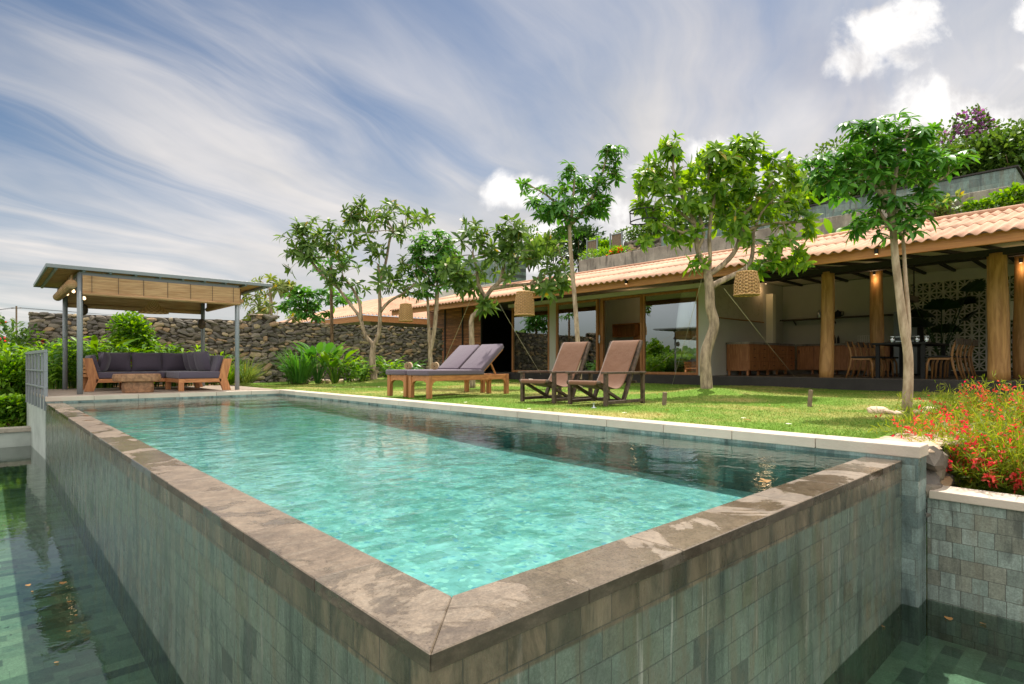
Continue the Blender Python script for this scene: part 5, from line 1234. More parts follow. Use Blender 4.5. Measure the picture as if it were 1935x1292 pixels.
# --- frangipani at the rubble wall
D1 = 15.4; B1 = at(707, 722, D=D1)
tree('frangipani_tree', 'open frangipani with dark leaves on a mound by the rubble wall', (B1.x, B1.y, .02),
     [([(707, 722), (705, 700), (703, 675), (706, 652)], .10, .075), ([(706, 652), (690, 632), (680, 600), (662, 575), (640, 545), (622, 515)], .055, .025), ([(682, 605), (680, 575), (668, 548), (650, 525)], .05, .03),
      ([(706, 652), (716, 630), (718, 590), (717, 545), (715, 500)], .06, .03), ([(718, 590), (735, 570), (765, 552), (785, 535)], .045, .02), ([(716, 540), (728, 500), (735, 460)], .04, .02), ([(640, 545), (610, 520), (585, 490)], .035, .02)],
     [(562, 452, 34, 36, 13), (600, 475, 35, 35, 10), (590, 425, 45, 22, 10), (660, 405, 28, 18, 7), (710, 395, 45, 28, 15), (720, 440, 60, 40, 14), (785, 412, 34, 18, 8), (660, 485, 45, 28, 10), (640, 520, 35, 22, 6), (745, 490, 50, 40, 14), (700, 530, 60, 22, 8), (770, 540, 40, 22, 8), (648, 452, 50, 30, 8), (557, 488, 22, 26, 5), (620, 440, 30, 30, 6)],
     D1, 'frangi', 'leaf_frangi', 'bark_grey', .29, .041, 11, .005, flower=.12)
# --- slim twin trunk
D2 = 16.2; B2 = at(816, 716, D=D2)
tree('umbrella_tree', 'dense round umbrella tree on slim twin trunks before the slatted shutters', (B2.x, B2.y, 0),
     [([(816, 716), (814, 690), (812, 660), (810, 610), (808, 560)], .058, .036), ([(812, 665), (818, 640), (824, 590), (826, 545)], .042, .03)],
     [(815, 470, 45, 38, 80), (805, 510, 48, 30, 60), (845, 480, 28, 40, 36), (800, 545, 38, 16, 24), (850, 525, 30, 25, 20), (820, 490, 50, 50, 40)], D2, 'palmate', 'leaf_scheff', 'bark_pale', .22, .036, 8, .0038)
# --- crooked frangipani before the dark doorway
D3 = 13.0; B3 = at(893, 722, D=D3)
tree('frangipani_tree', 'crooked frangipani leaning before the dark doorway behind the loungers', (B3.x, B3.y, 0),
     [([(893, 722), (892, 670), (891, 620), (893, 597), (912, 583), (918, 562), (930, 545)], .07, .05), ([(918, 562), (905, 540), (900, 505), (893, 480)], .05, .025), ([(930, 545), (945, 530), (952, 500), (955, 465)], .05, .022), ([(930, 545), (965, 540), (1010, 535), (1050, 525)], .05, .02), ([(950, 532), (975, 510), (978, 470), (975, 440)], .04, .02), ([(1000, 536), (1025, 520), (1060, 512)], .03, .015)],
     [(890, 440, 34, 26, 12), (935, 455, 30, 30, 8), (975, 430, 30, 25, 12), (985, 470, 40, 30, 12), (1030, 480, 40, 30, 12), (865, 505, 25, 22, 8), (910, 500, 40, 30, 8), (1060, 520, 24, 26, 9), (1025, 545, 30, 16, 7), (925, 575, 22, 10, 6), (960, 505, 30, 24, 7), (880, 535, 26, 16, 6), (850, 520, 18, 20, 5)],
     D3, 'frangi', 'leaf_frangi', 'bark_grey', .28, .041, 11, .0048, flower=.12)
# --- tall slim tree
D4 = 11.2; B4 = at(1096, 742, D=D4)
tree('umbrella_tree', 'tall slim umbrella tree with flat lopsided crown behind the deck chairs', (B4.x, B4.y, 0),
     [([(1096, 742), (1094, 690), (1090, 620), (1084, 540), (1078, 470), (1076, 425)], .052, .036), ([(1078, 425), (1060, 395), (1035, 370), (1005, 352)], .03, .012), ([(1078, 425), (1082, 385), (1085, 345), (1086, 315)], .035, .014), ([(1078, 425), (1105, 395), (1125, 360), (1140, 320), (1148, 285)], .04, .014)],
     [(1075, 395, 50, 26, 40), (1020, 368, 40, 22, 16), (1090, 345, 40, 22, 20), (1120, 385, 36, 26, 20), (1040, 400, 30, 16, 14), (1148, 300, 20, 30, 14), (1166, 282, 18, 16, 7), (1135, 345, 24, 20, 10), (1150, 325, 22, 14, 6), (1165, 330, 14, 10, 3), (985, 346, 14, 8, 3), (1070, 320, 24, 8, 5), (1075, 435, 30, 10, 8)], D4, 'palmate', 'leaf_scheff', 'bark_pale', .2, .03, 8, .0028)
# --- middle tree
D5 = 10.15; B5 = at(1336, 746, D=D5)
tree('frangipani_tree', 'wide bright frangipani with knotty trunk in the middle of the lawn', (B5.x, B5.y, .03),
     [([(1334, 746), (1334, 710), (1333, 672), (1342, 640), (1350, 612), (1342, 580), (1341, 545), (1337, 520)], .105, .075), ([(1338, 525), (1330, 500), (1318, 470), (1314, 425), (1300, 395), (1285, 360), (1272, 320), (1275, 285)], .05, .016), ([(1338, 520), (1360, 505), (1385, 480), (1398, 450), (1402, 410), (1425, 385), (1455, 350), (1480, 315)], .048, .016), ([(1345, 540), (1375, 525), (1405, 510), (1420, 490), (1424, 440)], .055, .026), ([(1314, 430), (1290, 440), (1275, 435), (1245, 420), (1225, 400)], .03, .015), ([(1318, 470), (1330, 440), (1322, 400), (1335, 350), (1345, 300)], .035, .016), ([(1340, 520), (1342, 480), (1340, 450), (1345, 400), (1360, 350), (1400, 290)], .035, .016), ([(1400, 440), (1440, 425), (1490, 420), (1535, 420)], .03, .014), ([(1424, 440), (1440, 400), (1470, 370)], .026, .013), ([(1315, 425), (1262, 380), (1235, 340), (1215, 320)], .03, .014)],
     [(1275, 275, 26, 26, 10), (1225, 330, 34, 34, 15), (1300, 330, 44, 36, 15), (1360, 300, 50, 34, 18), (1410, 280, 36, 26, 14), (1340, 380, 50, 40, 14), (1265, 395, 40, 34, 13), (1210, 395, 20, 26, 6), (1430, 340, 50, 40, 20), (1480, 320, 40, 34, 15), (1470, 400, 46, 36, 18), (1510, 370, 24, 36, 9), (1400, 400, 46, 34, 11), (1520, 425, 22, 18, 6), (1450, 460, 50, 26, 14), (1505, 490, 26, 22, 9), (1440, 500, 36, 18, 8), (1245, 455, 40, 18, 8), (1310, 500, 24, 14, 5), (1380, 340, 40, 40, 9), (1300, 440, 30, 20, 5), (1375, 350, 46, 44, 16), (1390, 420, 40, 40, 10), (1370, 300, 40, 26, 8)],
     D5, 'frangi', 'leaf_bright', 'bark_grey', 24 / 100, .037, 11, .0042, flower=.16)
# --- double trunk at the right
D6 = 6.5; B6 = at(1713, 779, D=D6)
tree('umbrella_tree', 'umbrella tree with smooth forked double trunk at the end of the lawn', (B6.x, B6.y, 0),
     [([(1713, 779), (1716, 730), (1716, 670), (1708, 620), (1699, 550), (1692, 490), (1688, 440), (1684, 405)], .054, .034), ([(1717, 650), (1717, 600), (1711, 520), (1706, 450), (1696, 432), (1674, 428)], .025, .016), ([(1706, 452), (1710, 432), (1714, 410)], .014, .01), ([(1684, 405), (1660, 360), (1640, 335), (1600, 318)], .03, .012), ([(1684, 405), (1668, 350), (1660, 300), (1640, 255)], .035, .012), ([(1684, 400), (1690, 350), (1700, 290), (1720, 245)], .032, .012), ([(1686, 400), (1725, 370), (1760, 350), (1790, 330)], .025, .01), ([(1690, 440), (1675, 420), (1660, 395)], .02, .012)],
     [(1640, 290, 60, 30, 30), (1610, 240, 30, 16, 7), (1650, 250, 44, 20, 14), (1720, 250, 40, 20, 12), (1755, 240, 26, 14, 6), (1690, 310, 60, 34, 26), (1580, 315, 40, 26, 16), (1555, 330, 26, 22, 8), (1620, 345, 50, 26, 16), (1760, 310, 50, 26, 16), (1800, 300, 30, 22, 8), (1710, 360, 50, 24, 16), (1660, 395, 44, 26, 18), (1640, 430, 36, 22, 10), (1690, 430, 44, 22, 12), (1730, 400, 36, 22, 9), (1770, 375, 26, 16, 5), (1700, 222, 30, 8, 4), (1540, 300, 18, 14, 4)], D6, 'palmate', 'leaf_scheff', 'bark_pale', .168, .025, 8, .0020)
# --- trees beyond the rubble wall
Dq = 23.0; B = at(520, 640, D=Dq)
tree('frangipani_tree', 'pale sparse frangipani beyond the rubble wall beside the pavilion roof', (B.x, B.y, 0), [([(515, 660), (512, 610), (512, 570), (510, 545)], .1, .06), ([(515, 640), (545, 605), (580, 590)], .06, .03)], [(510, 545, 45, 20, 16), (480, 575, 30, 25, 12), (545, 560, 30, 26, 10), (530, 590, 45, 18, 12), (490, 605, 25, 12, 6)], Dq, 'frangi', 'leaf_pale', 'bark_pale', .36, .05, 11, .008)
Dq = 19.5; B = at(640, 690, D=Dq)
tree('umbrella_tree', 'low umbrella tree with layered dark leaves just beyond the rubble wall', (B.x, B.y, 0), [([(640, 700), (622, 650), (604, 618), (590, 590)], .06, .04)], [(575, 565, 38, 22, 34), (620, 560, 36, 16, 26), (590, 592, 34, 14, 20), (550, 580, 20, 14, 8)], Dq, 'palmate', 'leaf_scheff', 'bark_brown', .3, .05, 8, .006)
Dq = 18.0; B = at(627, 690, D=Dq)
tree('umbrella_tree', 'very slim pole-like tree with a small high crown beyond the rubble wall', (B.x, B.y, 0), [([(627, 700), (627, 620), (626, 550), (625, 490)], .06, .04)], [(625, 492, 40, 22, 20), (612, 510, 26, 12, 8), (660, 560, 22, 12, 8)], Dq, 'palmate', 'leaf_scheff', 'bark_brown', .26, .045, 8, .006)

# ---------------------------------------------------------------- shrubs and clumps
def cat_leaves(lst): return [leaf_mesh(*[np.concatenate([np.atleast_1d(x[k]) for x in lst]) for k in range(6)])]
def bush(label, c, rad, n, L, W, mat, name='shrub', grp=None, up=.5, flowers=None, nf=0, fs=.05, stems=6, lumps=7, hollow=.55, cat='shrub', droop=(.1, .5)):
    """leafy shrub: several lumps of leaves on bent stems"""
    c = Vector(c); t = thing(name, label, cat, tuple(c), 0, grp); rx, ry, rz = rad; lc = []
    for k in range(lumps):
        d = rnd_dirs(1)[0]; q = random.uniform(.25, .7); lc.append((np.array([d[0] * rx * q, d[1] * ry * q, rz * (1.0 + d[2] * q * .9)]), random.uniform(.35, .6)))
    P, D = [], []
    for (o, s) in lc:
        m = n // lumps; d = rnd_dirs(m, .35); r = rng.uniform(hollow, 1.05, m)[:, None]; pp = o + d * r * np.array([rx, ry, rz]) * s; pp[:, 2] = np.maximum(pp[:, 2], .02); P.append(pp); D.append(d + rng.normal(size=(m, 3)) * .45 + np.array([0, 0, up]))
    P = np.concatenate(P); D = np.concatenate(D); m = len(P); N_ = rnd_dirs(m) * .6 + np.array([0, 0, 1.])
    b = MB()
    for (o, s) in lc[:stems]: b.tube([(0, 0, -.05), tuple(o * .5 + np.array([0, 0, -.1 * rz])), tuple(o)], [.012 + .012 * rz, .01 + .008 * rz, .006], 6)
    b.build('stem', 'bark_brown', t, smooth=True, recalc=False)
    np_build('foliage', [leaf_mesh(P + np.array(c), D, N_, rng.uniform(.7, 1.15, m) * L, rng.uniform(.8, 1.2, m) * W, rng.uniform(*droop, m))], mat, t)
    if flowers:
        k = rng.choice(m, nf); pf = np.repeat(P[k] * 1.04 + np.array([0, 0, .02]), 4, 0); df = rnd_dirs(len(pf), .5); pf = pf + rng.normal(size=pf.shape) * fs * .6
        np_build('blossoms', [leaf_mesh(pf + np.array(c), df, rnd_dirs(len(pf)), fs, fs * .4, .2)], flowers, t)
    return t
def ginger(label, c, h, ns, L, W, mat, spread=.3, name='ginger_plant', grp=None, cat='plant', pitch=.07, lean=.35):
    """cane plant: arching canes with leaves in two rows"""
    c = Vector(c); t = thing(name, label, cat, tuple(c), 0, grp); b = MB(); acc = []
    for s in range(ns):
        a = random.uniform(0, 6.283); o = Vector((math.cos(a), math.sin(a), 0)); r = spread * random.uniform(.1, 1) ; hh = h * random.uniform(.65, 1.05); base = o * r * .6
        pts = [base + o * lean * hh * (k / 6) ** 2 + Vector((0, 0, hh * k / 6 * (1 - .08 * (k / 6) ** 2))) for k in range(7)]; b.tube(pts, [.012, .012, .011, .010, .009, .007, .004], 5)
        m = max(4, int(hh / pitch)); P, D, Nn = [], [], []; sd = Vector((-o.y, o.x, 0)); sd = (sd * math.cos(a * 3) + o * math.sin(a * 3) * .6).normalized()
        for k in range(m):
            f = .18 + .82 * (k + .5) / m; i = min(5, int(f * 6)); u = f * 6 - i; p = pts[i] * (1 - u) + pts[i + 1] * u; ax = (pts[i + 1] - pts[i]).normalized(); sg = 1 if k % 2 else -1
            d = (sd * sg * random.uniform(.75, 1) + ax * random.uniform(.35, .8) + Vector(rng.normal(size=3)) * .12); P.append(list(p)); D.append(list(d)); Nn.append(list(ax * .8 - sd * sg * .35 + Vector((0, 0, .4))))
        P.append(list(pts[-1])); D.append(list((pts[-1] - pts[-2]))); Nn.append(list(o * -1)); k = len(P)
        acc.append((np.array(P), np.array(D), np.array(Nn), rng.uniform(.75, 1.1, k) * L, rng.uniform(.8, 1.15, k) * W, rng.uniform(.2, .7, k)))
    b.build('stem', mat, t, recalc=False); ob = np_build('foliage', cat_leaves(acc), mat, t, w=False); return t
def broad(label, c, h, n, L, W, mat, name='broad_leaf_plant', cat='plant', grp=None):
    """clump of big upright paddle leaves on stalks"""
    c = Vector(c); t = thing(name, label, cat, tuple(c), 0, grp); b = MB(); acc = []
    for k in range(n):
        a = k * 2.4 + random.uniform(-.4, .4); o = Vector((math.cos(a), math.sin(a), 0)); ln = random.uniform(.15, .62); tip = o * ln * h * .75 + Vector((0, 0, h * random.uniform(.4, .72))); b.tube([o * .05, tip * .5 + Vector((0, 0, .06)), tip], [.016, .013, .009], 5)
        d = (o * ln * 1.1 + Vector((0, 0, random.uniform(.5, 1)))); acc.append((np.array([list(tip)]), np.array([list(d)]), np.array([list(-o + Vector((0, 0, .5)) + Vector(rng.normal(size=3)) * .2)]), np.array([L * random.uniform(.7, 1.1)]), np.array([W * random.uniform(.8, 1.1)]), np.array([random.uniform(.1, .6)])))
    b.build('stem', mat, t, recalc=False); V = [leaf_mesh(*[np.concatenate([x[k] for x in acc]) for k in range(6)], rows=((.15, .5), (.35, .9), (.6, 1.0), (.82, .7)))]; np_build('foliage', V, mat, t, w=False); return t
def blades(label, c, h, n, mat, spread=.12, w=.008, name='grass_clump', grp=None, lean=(.15, .9), cat='grass clump'):
    c = Vector(c); t = thing(name, label, cat, tuple(c), 0, grp); a = rng.uniform(0, 6.283, n); r = rng.uniform(0, spread, n); P = np.stack([np.cos(a) * r, np.sin(a) * r, np.zeros(n)], 1)
    l = rng.uniform(*lean, n); D = np.stack([np.cos(a) * l, np.sin(a) * l, np.ones(n)], 1); N_ = np.stack([-np.cos(a), -np.sin(a), np.ones(n) * .6], 1)
    np_build('blades', [leaf_mesh(P, D, N_, rng.uniform(.6, 1.1, n) * h, rng.uniform(.7, 1.2, n) * w, -rng.uniform(-.55, -.1, n) * 1.0, rows=((.2, .9), (.45, 1.0), (.7, .8), (.87, .5)), fold=.1)], mat, t, w=False); return t
G1 = 'ginger plants behind the sofa'
gi = [(.35, 13.95, .95), (.75, 14.5, 1.05), (.3, 14.9, 1.0), (1.1, 13.9, .85), (1.35, 14.6, 1.0), (1.75, 13.9, .85), (2.1, 14.5, .95), (2.45, 13.95, .8), (2.75, 14.6, .9), (3.1, 14.2, .75), (.9, 15.4, 1.15), (1.9, 15.4, 1.05), (3.0, 15.4, .95), (-.25, 15.6, .9)]
for i, (x, y, h) in enumerate(gi): ginger('lush bright green ginger clump in the bed behind the sofa', (x, y, -.02), h * 1.08, 22, .25, .03, 'leaf_shrub', .34, grp=G1)
p = at(178, 700, Y=14.3); broad('paddle-leaved plant rising between the post and the sofa', (p.x, p.y, 0), 1.25, 9, .62, .085, 'leaf_shrub')
p = at(240, 690, Y=15.3); bush('tall bright shrub rising above the ginger behind the sofa', (p.x, p.y, 0), (.66, .5, .92), 2400, .11, .028, 'leaf_shrub', up=.3, lumps=11)
p = at(272, 690, Y=15.6); bush('smaller bright shrub against the rubble wall beside the taller one', (p.x, p.y, 0), (.45, .4, .62), 900, .1, .026, 'leaf_shrub', up=.3, lumps=7)
for (px, yy, h) in ((430, 14.3, .95), (462, 14.6, .85)): p = at(px, 720, Y=yy); blades('tall reed-like grass clump ' + ('right behind the villa-side post' if px == 430 else 'by the pilaster of the rubble wall'), (p.x, p.y, 0), h, 240, 'leaf_pale' if px > 440 else 'leaf_shrub', .2, .009)
p = at(405, 720, Y=14.4); ginger('bright ginger clump beside the tall reed-like grass', (p.x, p.y, 0), .8, 14, .25, .03, 'leaf_shrub', .3, grp=G1)
# bed along the rubble wall
p = at(600, 716, D=16.0); broad('big paddle-leaved plant in the middle of the wall bed', (p.x, p.y, 0), 1.15, 26, .60, .1, 'leaf_scheff')
p = at(632, 716, D=15.7); broad('paddle-leaved plant with yellowish stalks in the wall bed', (p.x, p.y, 0), 1.0, 20, .52, .09, 'leaf_shrub')
p = at(567, 718, D=15.6); blades('dense upright grass at the pilaster end of the wall bed', (p.x, p.y, 0), 1.05, 330, 'leaf_scheff', .25, .012, lean=(.02, .35))
for k, (px, d_, h) in enumerate(((660, 15.6, .85), (690, 16.4, .7), (680, 15.2, .5), (735, 16.6, .75), (742, 16.2, .55), (775, 17.0, .6), (550, 15.9, .5))):
    p = at(px, 716, D=d_); ginger(('ginger clump right of the paddle leaves', 'ginger clump behind the frangipani trunk', 'low ginger clump left of the frangipani trunk', 'taller pale ginger clump right of the frangipani trunk', 'low ginger clump right of the frangipani trunk', 'dark ginger clump in shade near the twin trunks', 'low ginger clump at the foot of the pilaster')[k], (p.x, p.y, 0), h, 12, .26, .032, 'leaf_scheff' if k in (1, 5, 6) else 'leaf_shrub', .26)
# outside the terrace, beyond the basin wall
for (px, py, yy, r, l) in ((20, 660, 17.5, (1.2, 1.0, .85), 'big reddish green shrub beyond the basin, behind the railing'), (40, 730, 15.5, (.6, .5, .55), 'leafy shrub with dark stems just beyond the railing'), (5, 700, 15.0, (.7, .6, .62), 'loose shrub at the far edge of the basin'), (12, 775, 14.2, (.55, .3, .28), 'low plants along the basin edge wall'), (46, 780, 14.4, (.4, .3, .32), 'low glossy plants by the foot of the railing')):
    p = at(px, py, Y=yy); z0 = p.z - r[2] ; bush(l, (p.x, p.y, z0), r, 1300, .16, .032, 'leaf_hill' if r[0] > 1 else 'leaf_shrub', 'shrub', lumps=9, flowers='petal_coral' if r[0] > 1 else None, nf=26, fs=.05)
for k in range(7):
    px = -30 + k * 17; yy = 34 + rng.normal() * 4; p = at(px, 640, Y=yy); h = (660 - (600 if k < 3 else 618)) / F_ * (yy + 1) * 1.1
    bush('rounded dark tree in the valley beyond the railing', (p.x, p.y, -2.1), (2.2, 2.0, 1.55 + .25 * (k % 3)), 2200, .3, .09, 'leaf_dark', 'valley_tree', 'trees in the valley', cat='tree', lumps=12)
# far wood along the valley, one mass
def far_wood():
    P, D = [], []
    for k in range(420):
        a = rng.uniform(R(-75), R(200)); rr = rng.uniform(60, 190); x = -math.cos(a) * rr - 10; y = math.sin(a) * rr + 10
        if x > -2 and y > -40: x = -2 - abs(rng.normal()) * 25 if y > 45 else x
        if x > 4: continue
        s = rng.uniform(2.5, 5.0); m = 90; d = rnd_dirs(m, .5); P.append(np.array([x, y, -2.2 + s * .55]) + d * np.array([s, s, s * .8]) * rng.uniform(.6, 1, (m, 1))); D.append(d + rng.normal(size=(m, 3)) * .5)
    P = np.concatenate(P); D = np.concatenate(D); m = len(P); o = np_build('far_wood', [leaf_mesh(P, D, rnd_dirs(m) + np.array([0, 0, .8]), 1.5, .55, .2)], 'leaf_hill'); tag(o, 'distant green wood closing the valley', 'wood', kind='stuff')
far_wood()
up_ = thing('utility_pole', 'thin utility pole above the far trees left of the pavilion', 'utility pole', tuple(at(31, 640, D=70)))
q = at(31, 578, D=70); MB().tube([tuple(at(31, 650, D=70)), tuple(q)], .09, 8).build('pole', 'stake_grey', up_, w=True); MB().bar(q + RGT * .6 - Vector((0, 0, .25)), q - RGT * .6 - Vector((0, 0, .25)), .08, .08).build('crossarm', 'stake_grey', up_, w=True)
b = MB(); q2 = at(-60, 583, D=72); q3 = at(330, 590, D=95)
for s in (-.5, .5): b.tube([tuple(q2 + RGT * s), tuple((q2 + q) / 2 - Vector((0, 0, .4))), tuple(q + RGT * s - Vector((0, 0, .2))), tuple((q + q3) / 2 - Vector((0, 0, .7))), tuple(q3)], .02, 5)
tag(b.build('power_line', 'black_soft'), 'thin power lines crossing the sky left of the pavilion', 'power line')

# hillside: hedges, trees, flowers
HB = 'bushes on the hillside above the villa'
def hb(label, px, py, X, r, n=1500, L=.2, W=.05, mat='leaf_hill', **k):
    p = at(px, py, X=X); return bush(label, (p.x, p.y, p.z - r[2]), r, n, L, W, mat, 'hillside_bush', **k)
hb('big dark tree on the hillside behind the tall slim tree', 1095, 470, 24.0, (1.9, 2.0, 1.7), 2600, .26, .06, 'leaf_dark', cat='tree', lumps=12)
hb('bright hillside bush between the two fence panels', 1140, 470, 23.0, (.9, .9, 1.2), 1200, .18, .05, 'leaf_shrub')
hb('leafy bush behind the crooked frangipani crown', 1000, 470, 26.0, (1.8, 2.4, 1.5), 1600, .25, .06, 'leaf_hill', flowers='petal_coral', nf=20)
hb('green hedge behind the hillside rubble wall', 1215, 447, 22.0, (.7, 2.2, .55), 1200, .14, .04, 'leaf_hill')
hb('low grass tuft on the parapet between the fence panels', 1140, 482, 18.0, (.4, 1.6, .3), 700, .2, .02, 'leaf_shrub', up=1.2)
hb('orange flowering plant on the parapet by the fence panel', 1168, 478, 17.2, (.25, .5, .26), 380, .14, .03, 'leaf_shrub', flowers='petal_orange', nf=70, fs=.07)
hb('dark ivy hanging on the hillside wall behind the middle tree', 1290, 450, 21.0, (.8, 1.8, .9), 900, .2, .05, 'leaf_dark')
rows = [(1545, 372, 20.8, (.8, 1.8, .9), 'ivy hedge behind the upper pool box, far end'), (1640, 352, 20.9, (.8, 1.7, .9), 'ivy hedge behind the upper pool box, behind the forked tree'), (1740, 330, 20.9, (.8, 1.6, .9), 'ivy hedge with pink blossoms behind the upper pool box'), (1830, 312, 20.9, (.7, 1.4, .8), 'ivy hedge above the end of the upper pool box'), (1920, 300, 20.6, (.7, 1.4, .9), 'ivy hedge at the near end of the hillside'),
        (1600, 325, 25.0, (1.6, 2.4, 1.5), 'rounded tree on the hill behind the forked tree'), (1715, 300, 26.0, (1.6, 2.4, 1.5), 'rounded tree on the hill beside the purple blossoms'), (1880, 296, 25.0, (1.6, 2.2, 1.3), 'rounded green tree on the hill right of the purple blossoms'), (1950, 282, 26.0, (1.7, 2.2, 1.3), 'highest rounded tree at the top of the hill'), (1500, 395, 24.0, (1.4, 2.4, 1.2), 'bush on the hill behind the middle tree crown')]
for (px, py, X, r, l) in rows: hb(l, px, py, X, r, 2000, .17, .045, 'leaf_hill', flowers='petal_purple' if 'pink' in l else None, nf=16, fs=.12, lumps=12)
for px, py, X, l in ((1240, 440, 22.5, 'leafy bush on the hill left of the middle tree crown'), (1290, 430, 23.0, 'leafy bush on the hill behind the left half of the middle tree'), (1350, 420, 22.5, 'leafy bush on the hill behind the trunk of the middle tree'), (1410, 412, 23.0, 'leafy bush on the hill behind the right half of the middle tree'), (1465, 402, 22.5, 'leafy bush on the hill between the middle tree and the forked tree'), (955, 500, 25.0, 'leafy bush on the slope beside the distant pool box'), (1045, 470, 25.0, 'leafy bush on the slope left of the big dark tree')):
    hb(l, px, py, X, (1.0, 1.7, 1.05), 1300, .2, .055, 'leaf_hill')
hb('purple bougainvillea blooming on the hill top', 1838, 262, 23.0, (.8, 1.0, .9), 700, .14, .04, 'leaf_hill', flowers='petal_purple', nf=150, fs=.1)
hb('small pale frangipani shrub on the roof edge by the forked tree', 1770, 392, 15.6, (.3, .55, .3), 240, .2, .035, 'leaf_pale')
hb('low creeper along the roof edge at the near end', 1860, 392, 15.5, (.25, .9, .16), 420, .1, .03, 'leaf_shrub')
hb('green creeper spilling over the parapet at the near end', 1925, 375, 15.7, (.3, .6, .28), 420, .12, .035, 'leaf_shrub')
p = at(1575, 440, X=15.4); broad('single banana-like leaf plant on the roof slab', (p.x, p.y, 3.56), .5, 5, .5, .1, 'leaf_shrub')

# firecracker plants with coral flowers by the pool end
def russelia(label, c, h, n, spread):
    c = Vector(c); t = thing('firecracker_plant', label, 'flowering plant', tuple(c), 0, 'coral flowering plants in the planter'); a = rng.uniform(0, 6.283, n); r = spread * rng.uniform(0, 1, n) ** .6 * .5
    P = np.stack([np.cos(a) * r, np.sin(a) * r, np.zeros(n)], 1); l = rng.uniform(.05, .55, n); D = np.stack([np.cos(a) * l, np.sin(a) * l, np.ones(n)], 1); D /= np.linalg.norm(D, axis=1, keepdims=True); N_ = np.stack([-np.cos(a), -np.sin(a), np.ones(n) * .6], 1); ln = rng.uniform(.5, 1.1, n) * h; dr = rng.uniform(.05, .6, n)
    np_build('stem', [leaf_mesh(P, D, N_, ln, .0028, dr, rows=((.2, 1), (.45, 1.0), (.7, .8), (.87, .6)), fold=.6)], 'leaf_fine', t, w=False)
    N2 = N_ - D * (D * N_).sum(1, keepdims=True); N2 /= np.linalg.norm(N2, axis=1, keepdims=True)
    def along(tt, idx): return P[idx] + D[idx] * (ln[idx] * tt)[:, None] - N2[idx] * (ln[idx] * dr[idx] * tt * tt)[:, None] - np.array([0, 0, 1.]) * (ln[idx] * dr[idx] * .3 * tt * tt)[:, None]
    m = n * 34; idx = rng.integers(0, n, m); tt = rng.uniform(.12, 1, m); pp = along(tt, idx); dd = D[idx] * .8 + rnd_dirs(m) * .8
    np_build('foliage', [leaf_mesh(pp, dd, rnd_dirs(m), rng.uniform(.035, .095, m), .0032, .15)], 'leaf_fine', t, w=False)
    m = int(n * 3.4); cl = rng.integers(0, n, max(6, n // 4)); idx = cl[rng.integers(0, len(cl), m)]; tt = rng.uniform(.62, 1.0, m); pp = along(tt, idx) + rng.normal(size=(m, 3)) * .016; dd = rnd_dirs(m) + np.array([0, 0, -.5])
    np_build('blossoms', [leaf_mesh(pp, dd, rnd_dirs(m), rng.uniform(.022, .042, m), .0075, .1, fold=.8)], 'petal_coral', t, w=False)
    return t
for (px, py, D_, h, n, s, l) in ((1815, 905, 4.5, .5, 380, .36, 'coral flowering plant nearest the rubble wall corner'), (1868, 905, 4.3, .74, 520, .55, 'dense coral flowering plant in the middle of the planter front'), (1940, 905, 4.1, .8, 520, .6, 'coral flowering plant at the near end of the planter front'), (1895, 850, 5.5, .9, 520, .62, 'tall coral flowering plant with a spiky top behind the front ones'), (1955, 850, 5.2, .9, 460, .7, 'tall coral flowering plant at the outer edge of the planter'), (1838, 850, 5.3, .62, 300, .36, 'coral flowering plant leaning over the flat stones')):
    p = at(px, py, D=D_); russelia(l, (p.x, min(p.y, -.12 - .1), -.5), h, n, s)

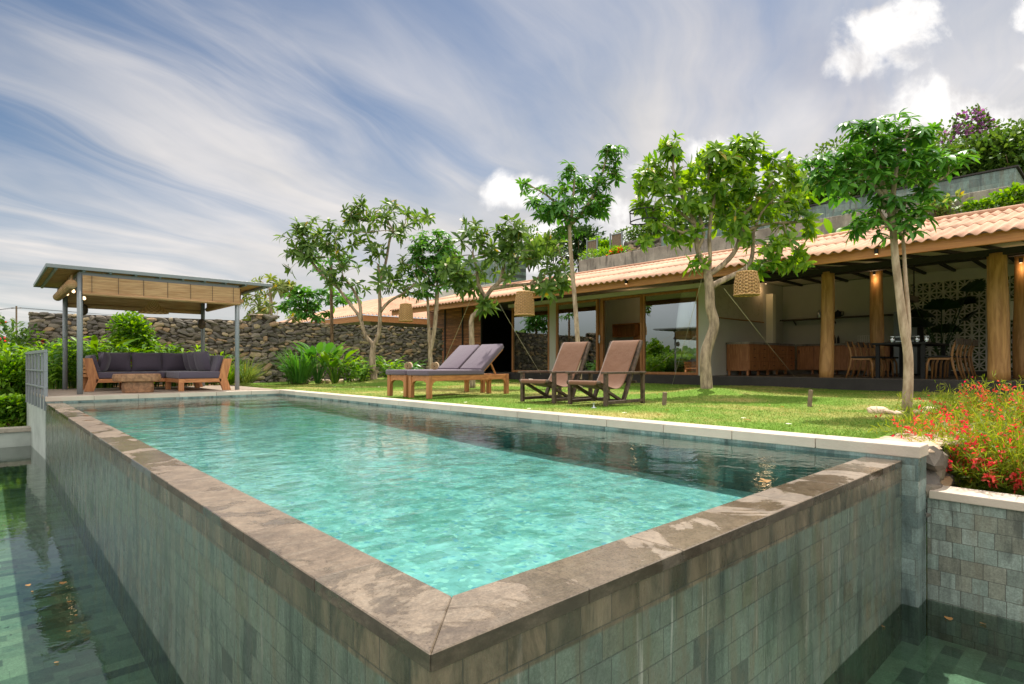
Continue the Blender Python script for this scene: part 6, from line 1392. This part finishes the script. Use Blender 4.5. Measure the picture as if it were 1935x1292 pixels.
# hoops hung in the middle tree, stray blossoms on the grass
hp = thing('wire_hoop_frame', 'dark wire hoop frame hanging in the left side of the middle tree', 'hoop frame', tuple(at(1208, 408, D=10.0)))
for px, py, r in ((1212, 398, .2), (1216, 418, .23)):
    c = at(px, py, D=10.0); MB().tube([(c.x + RGT.x * r * math.cos(a) + FWD.x * r * math.sin(a), c.y + RGT.y * r * math.cos(a) + FWD.y * r * math.sin(a), c.z + .02 * math.cos(a)) for a in [2 * math.pi * k / 28 for k in range(29)]], .011, 6, False).build('hoop', 'black_soft', hp, w=True, smooth=True)
for a in (.6, 2.7, 4.8):
    c1_, c2_ = at(1212, 398, D=10.0), at(1216, 418, D=10.0); o = RGT * math.cos(a) + FWD * math.sin(a); MB().tube([tuple(c1_ + o * .2), tuple(c2_ + o * .23)], .009, 6).build('strut', 'black_soft', hp, w=True)
MB().tube([tuple(at(1212, 398, D=10.0) + RGT * .2), tuple(at(1240, 372, D=10.0))], .006, 5).build('cord', 'rope', hp, w=True)
for px, py in ((632, 731), (716, 731), (668, 735), (1000, 772), (880, 760), (1405, 790), (1490, 801), (1300, 776), (1180, 780), (760, 741)):
    p = at(px, py, Z=.012); o = np_build('fallen_petal', [leaf_mesh(np.zeros((4, 3)), np.array([[math.cos(k * 1.5), math.sin(k * 1.5), .35] for k in range(4)]), np.tile([0, 0, 1.], (4, 1)), .03, .012, .2)], 'petal_white'); o.location = p; tag(o, 'small white blossom fallen on the lawn', 'flower', 'fallen blossoms on the lawn')

for k in range(46):
    x = random.uniform(4.1, 10.5); y = random.uniform(.6, 12.5); a = random.uniform(0, 6); s = random.uniform(.03, .075)
    o = np_build('fallen_leaf', [leaf_mesh(np.zeros((1, 3)), np.array([[math.cos(a), math.sin(a), .15]]), np.array([[0, .2, 1.]]), s, s * .28, .25)], 'dry_leaf'); o.location = (x, y, .022); tag(o, 'dry leaf fallen on the lawn', 'leaf', 'dry leaves fallen on the lawn')

for X, Y, r, l in ((21.5, -1.5, 1.1, 'ivy hedge past the near end of the upper pool box'), (23, -6, 1.4, 'leafy bush at the near end of the hill')):
    bush(l, (X, Y, hill_z(X, Y) - .3), (r, r * 1.3, r * .8), 1500, .2, .055, 'leaf_hill', 'hillside_bush', lumps=10)
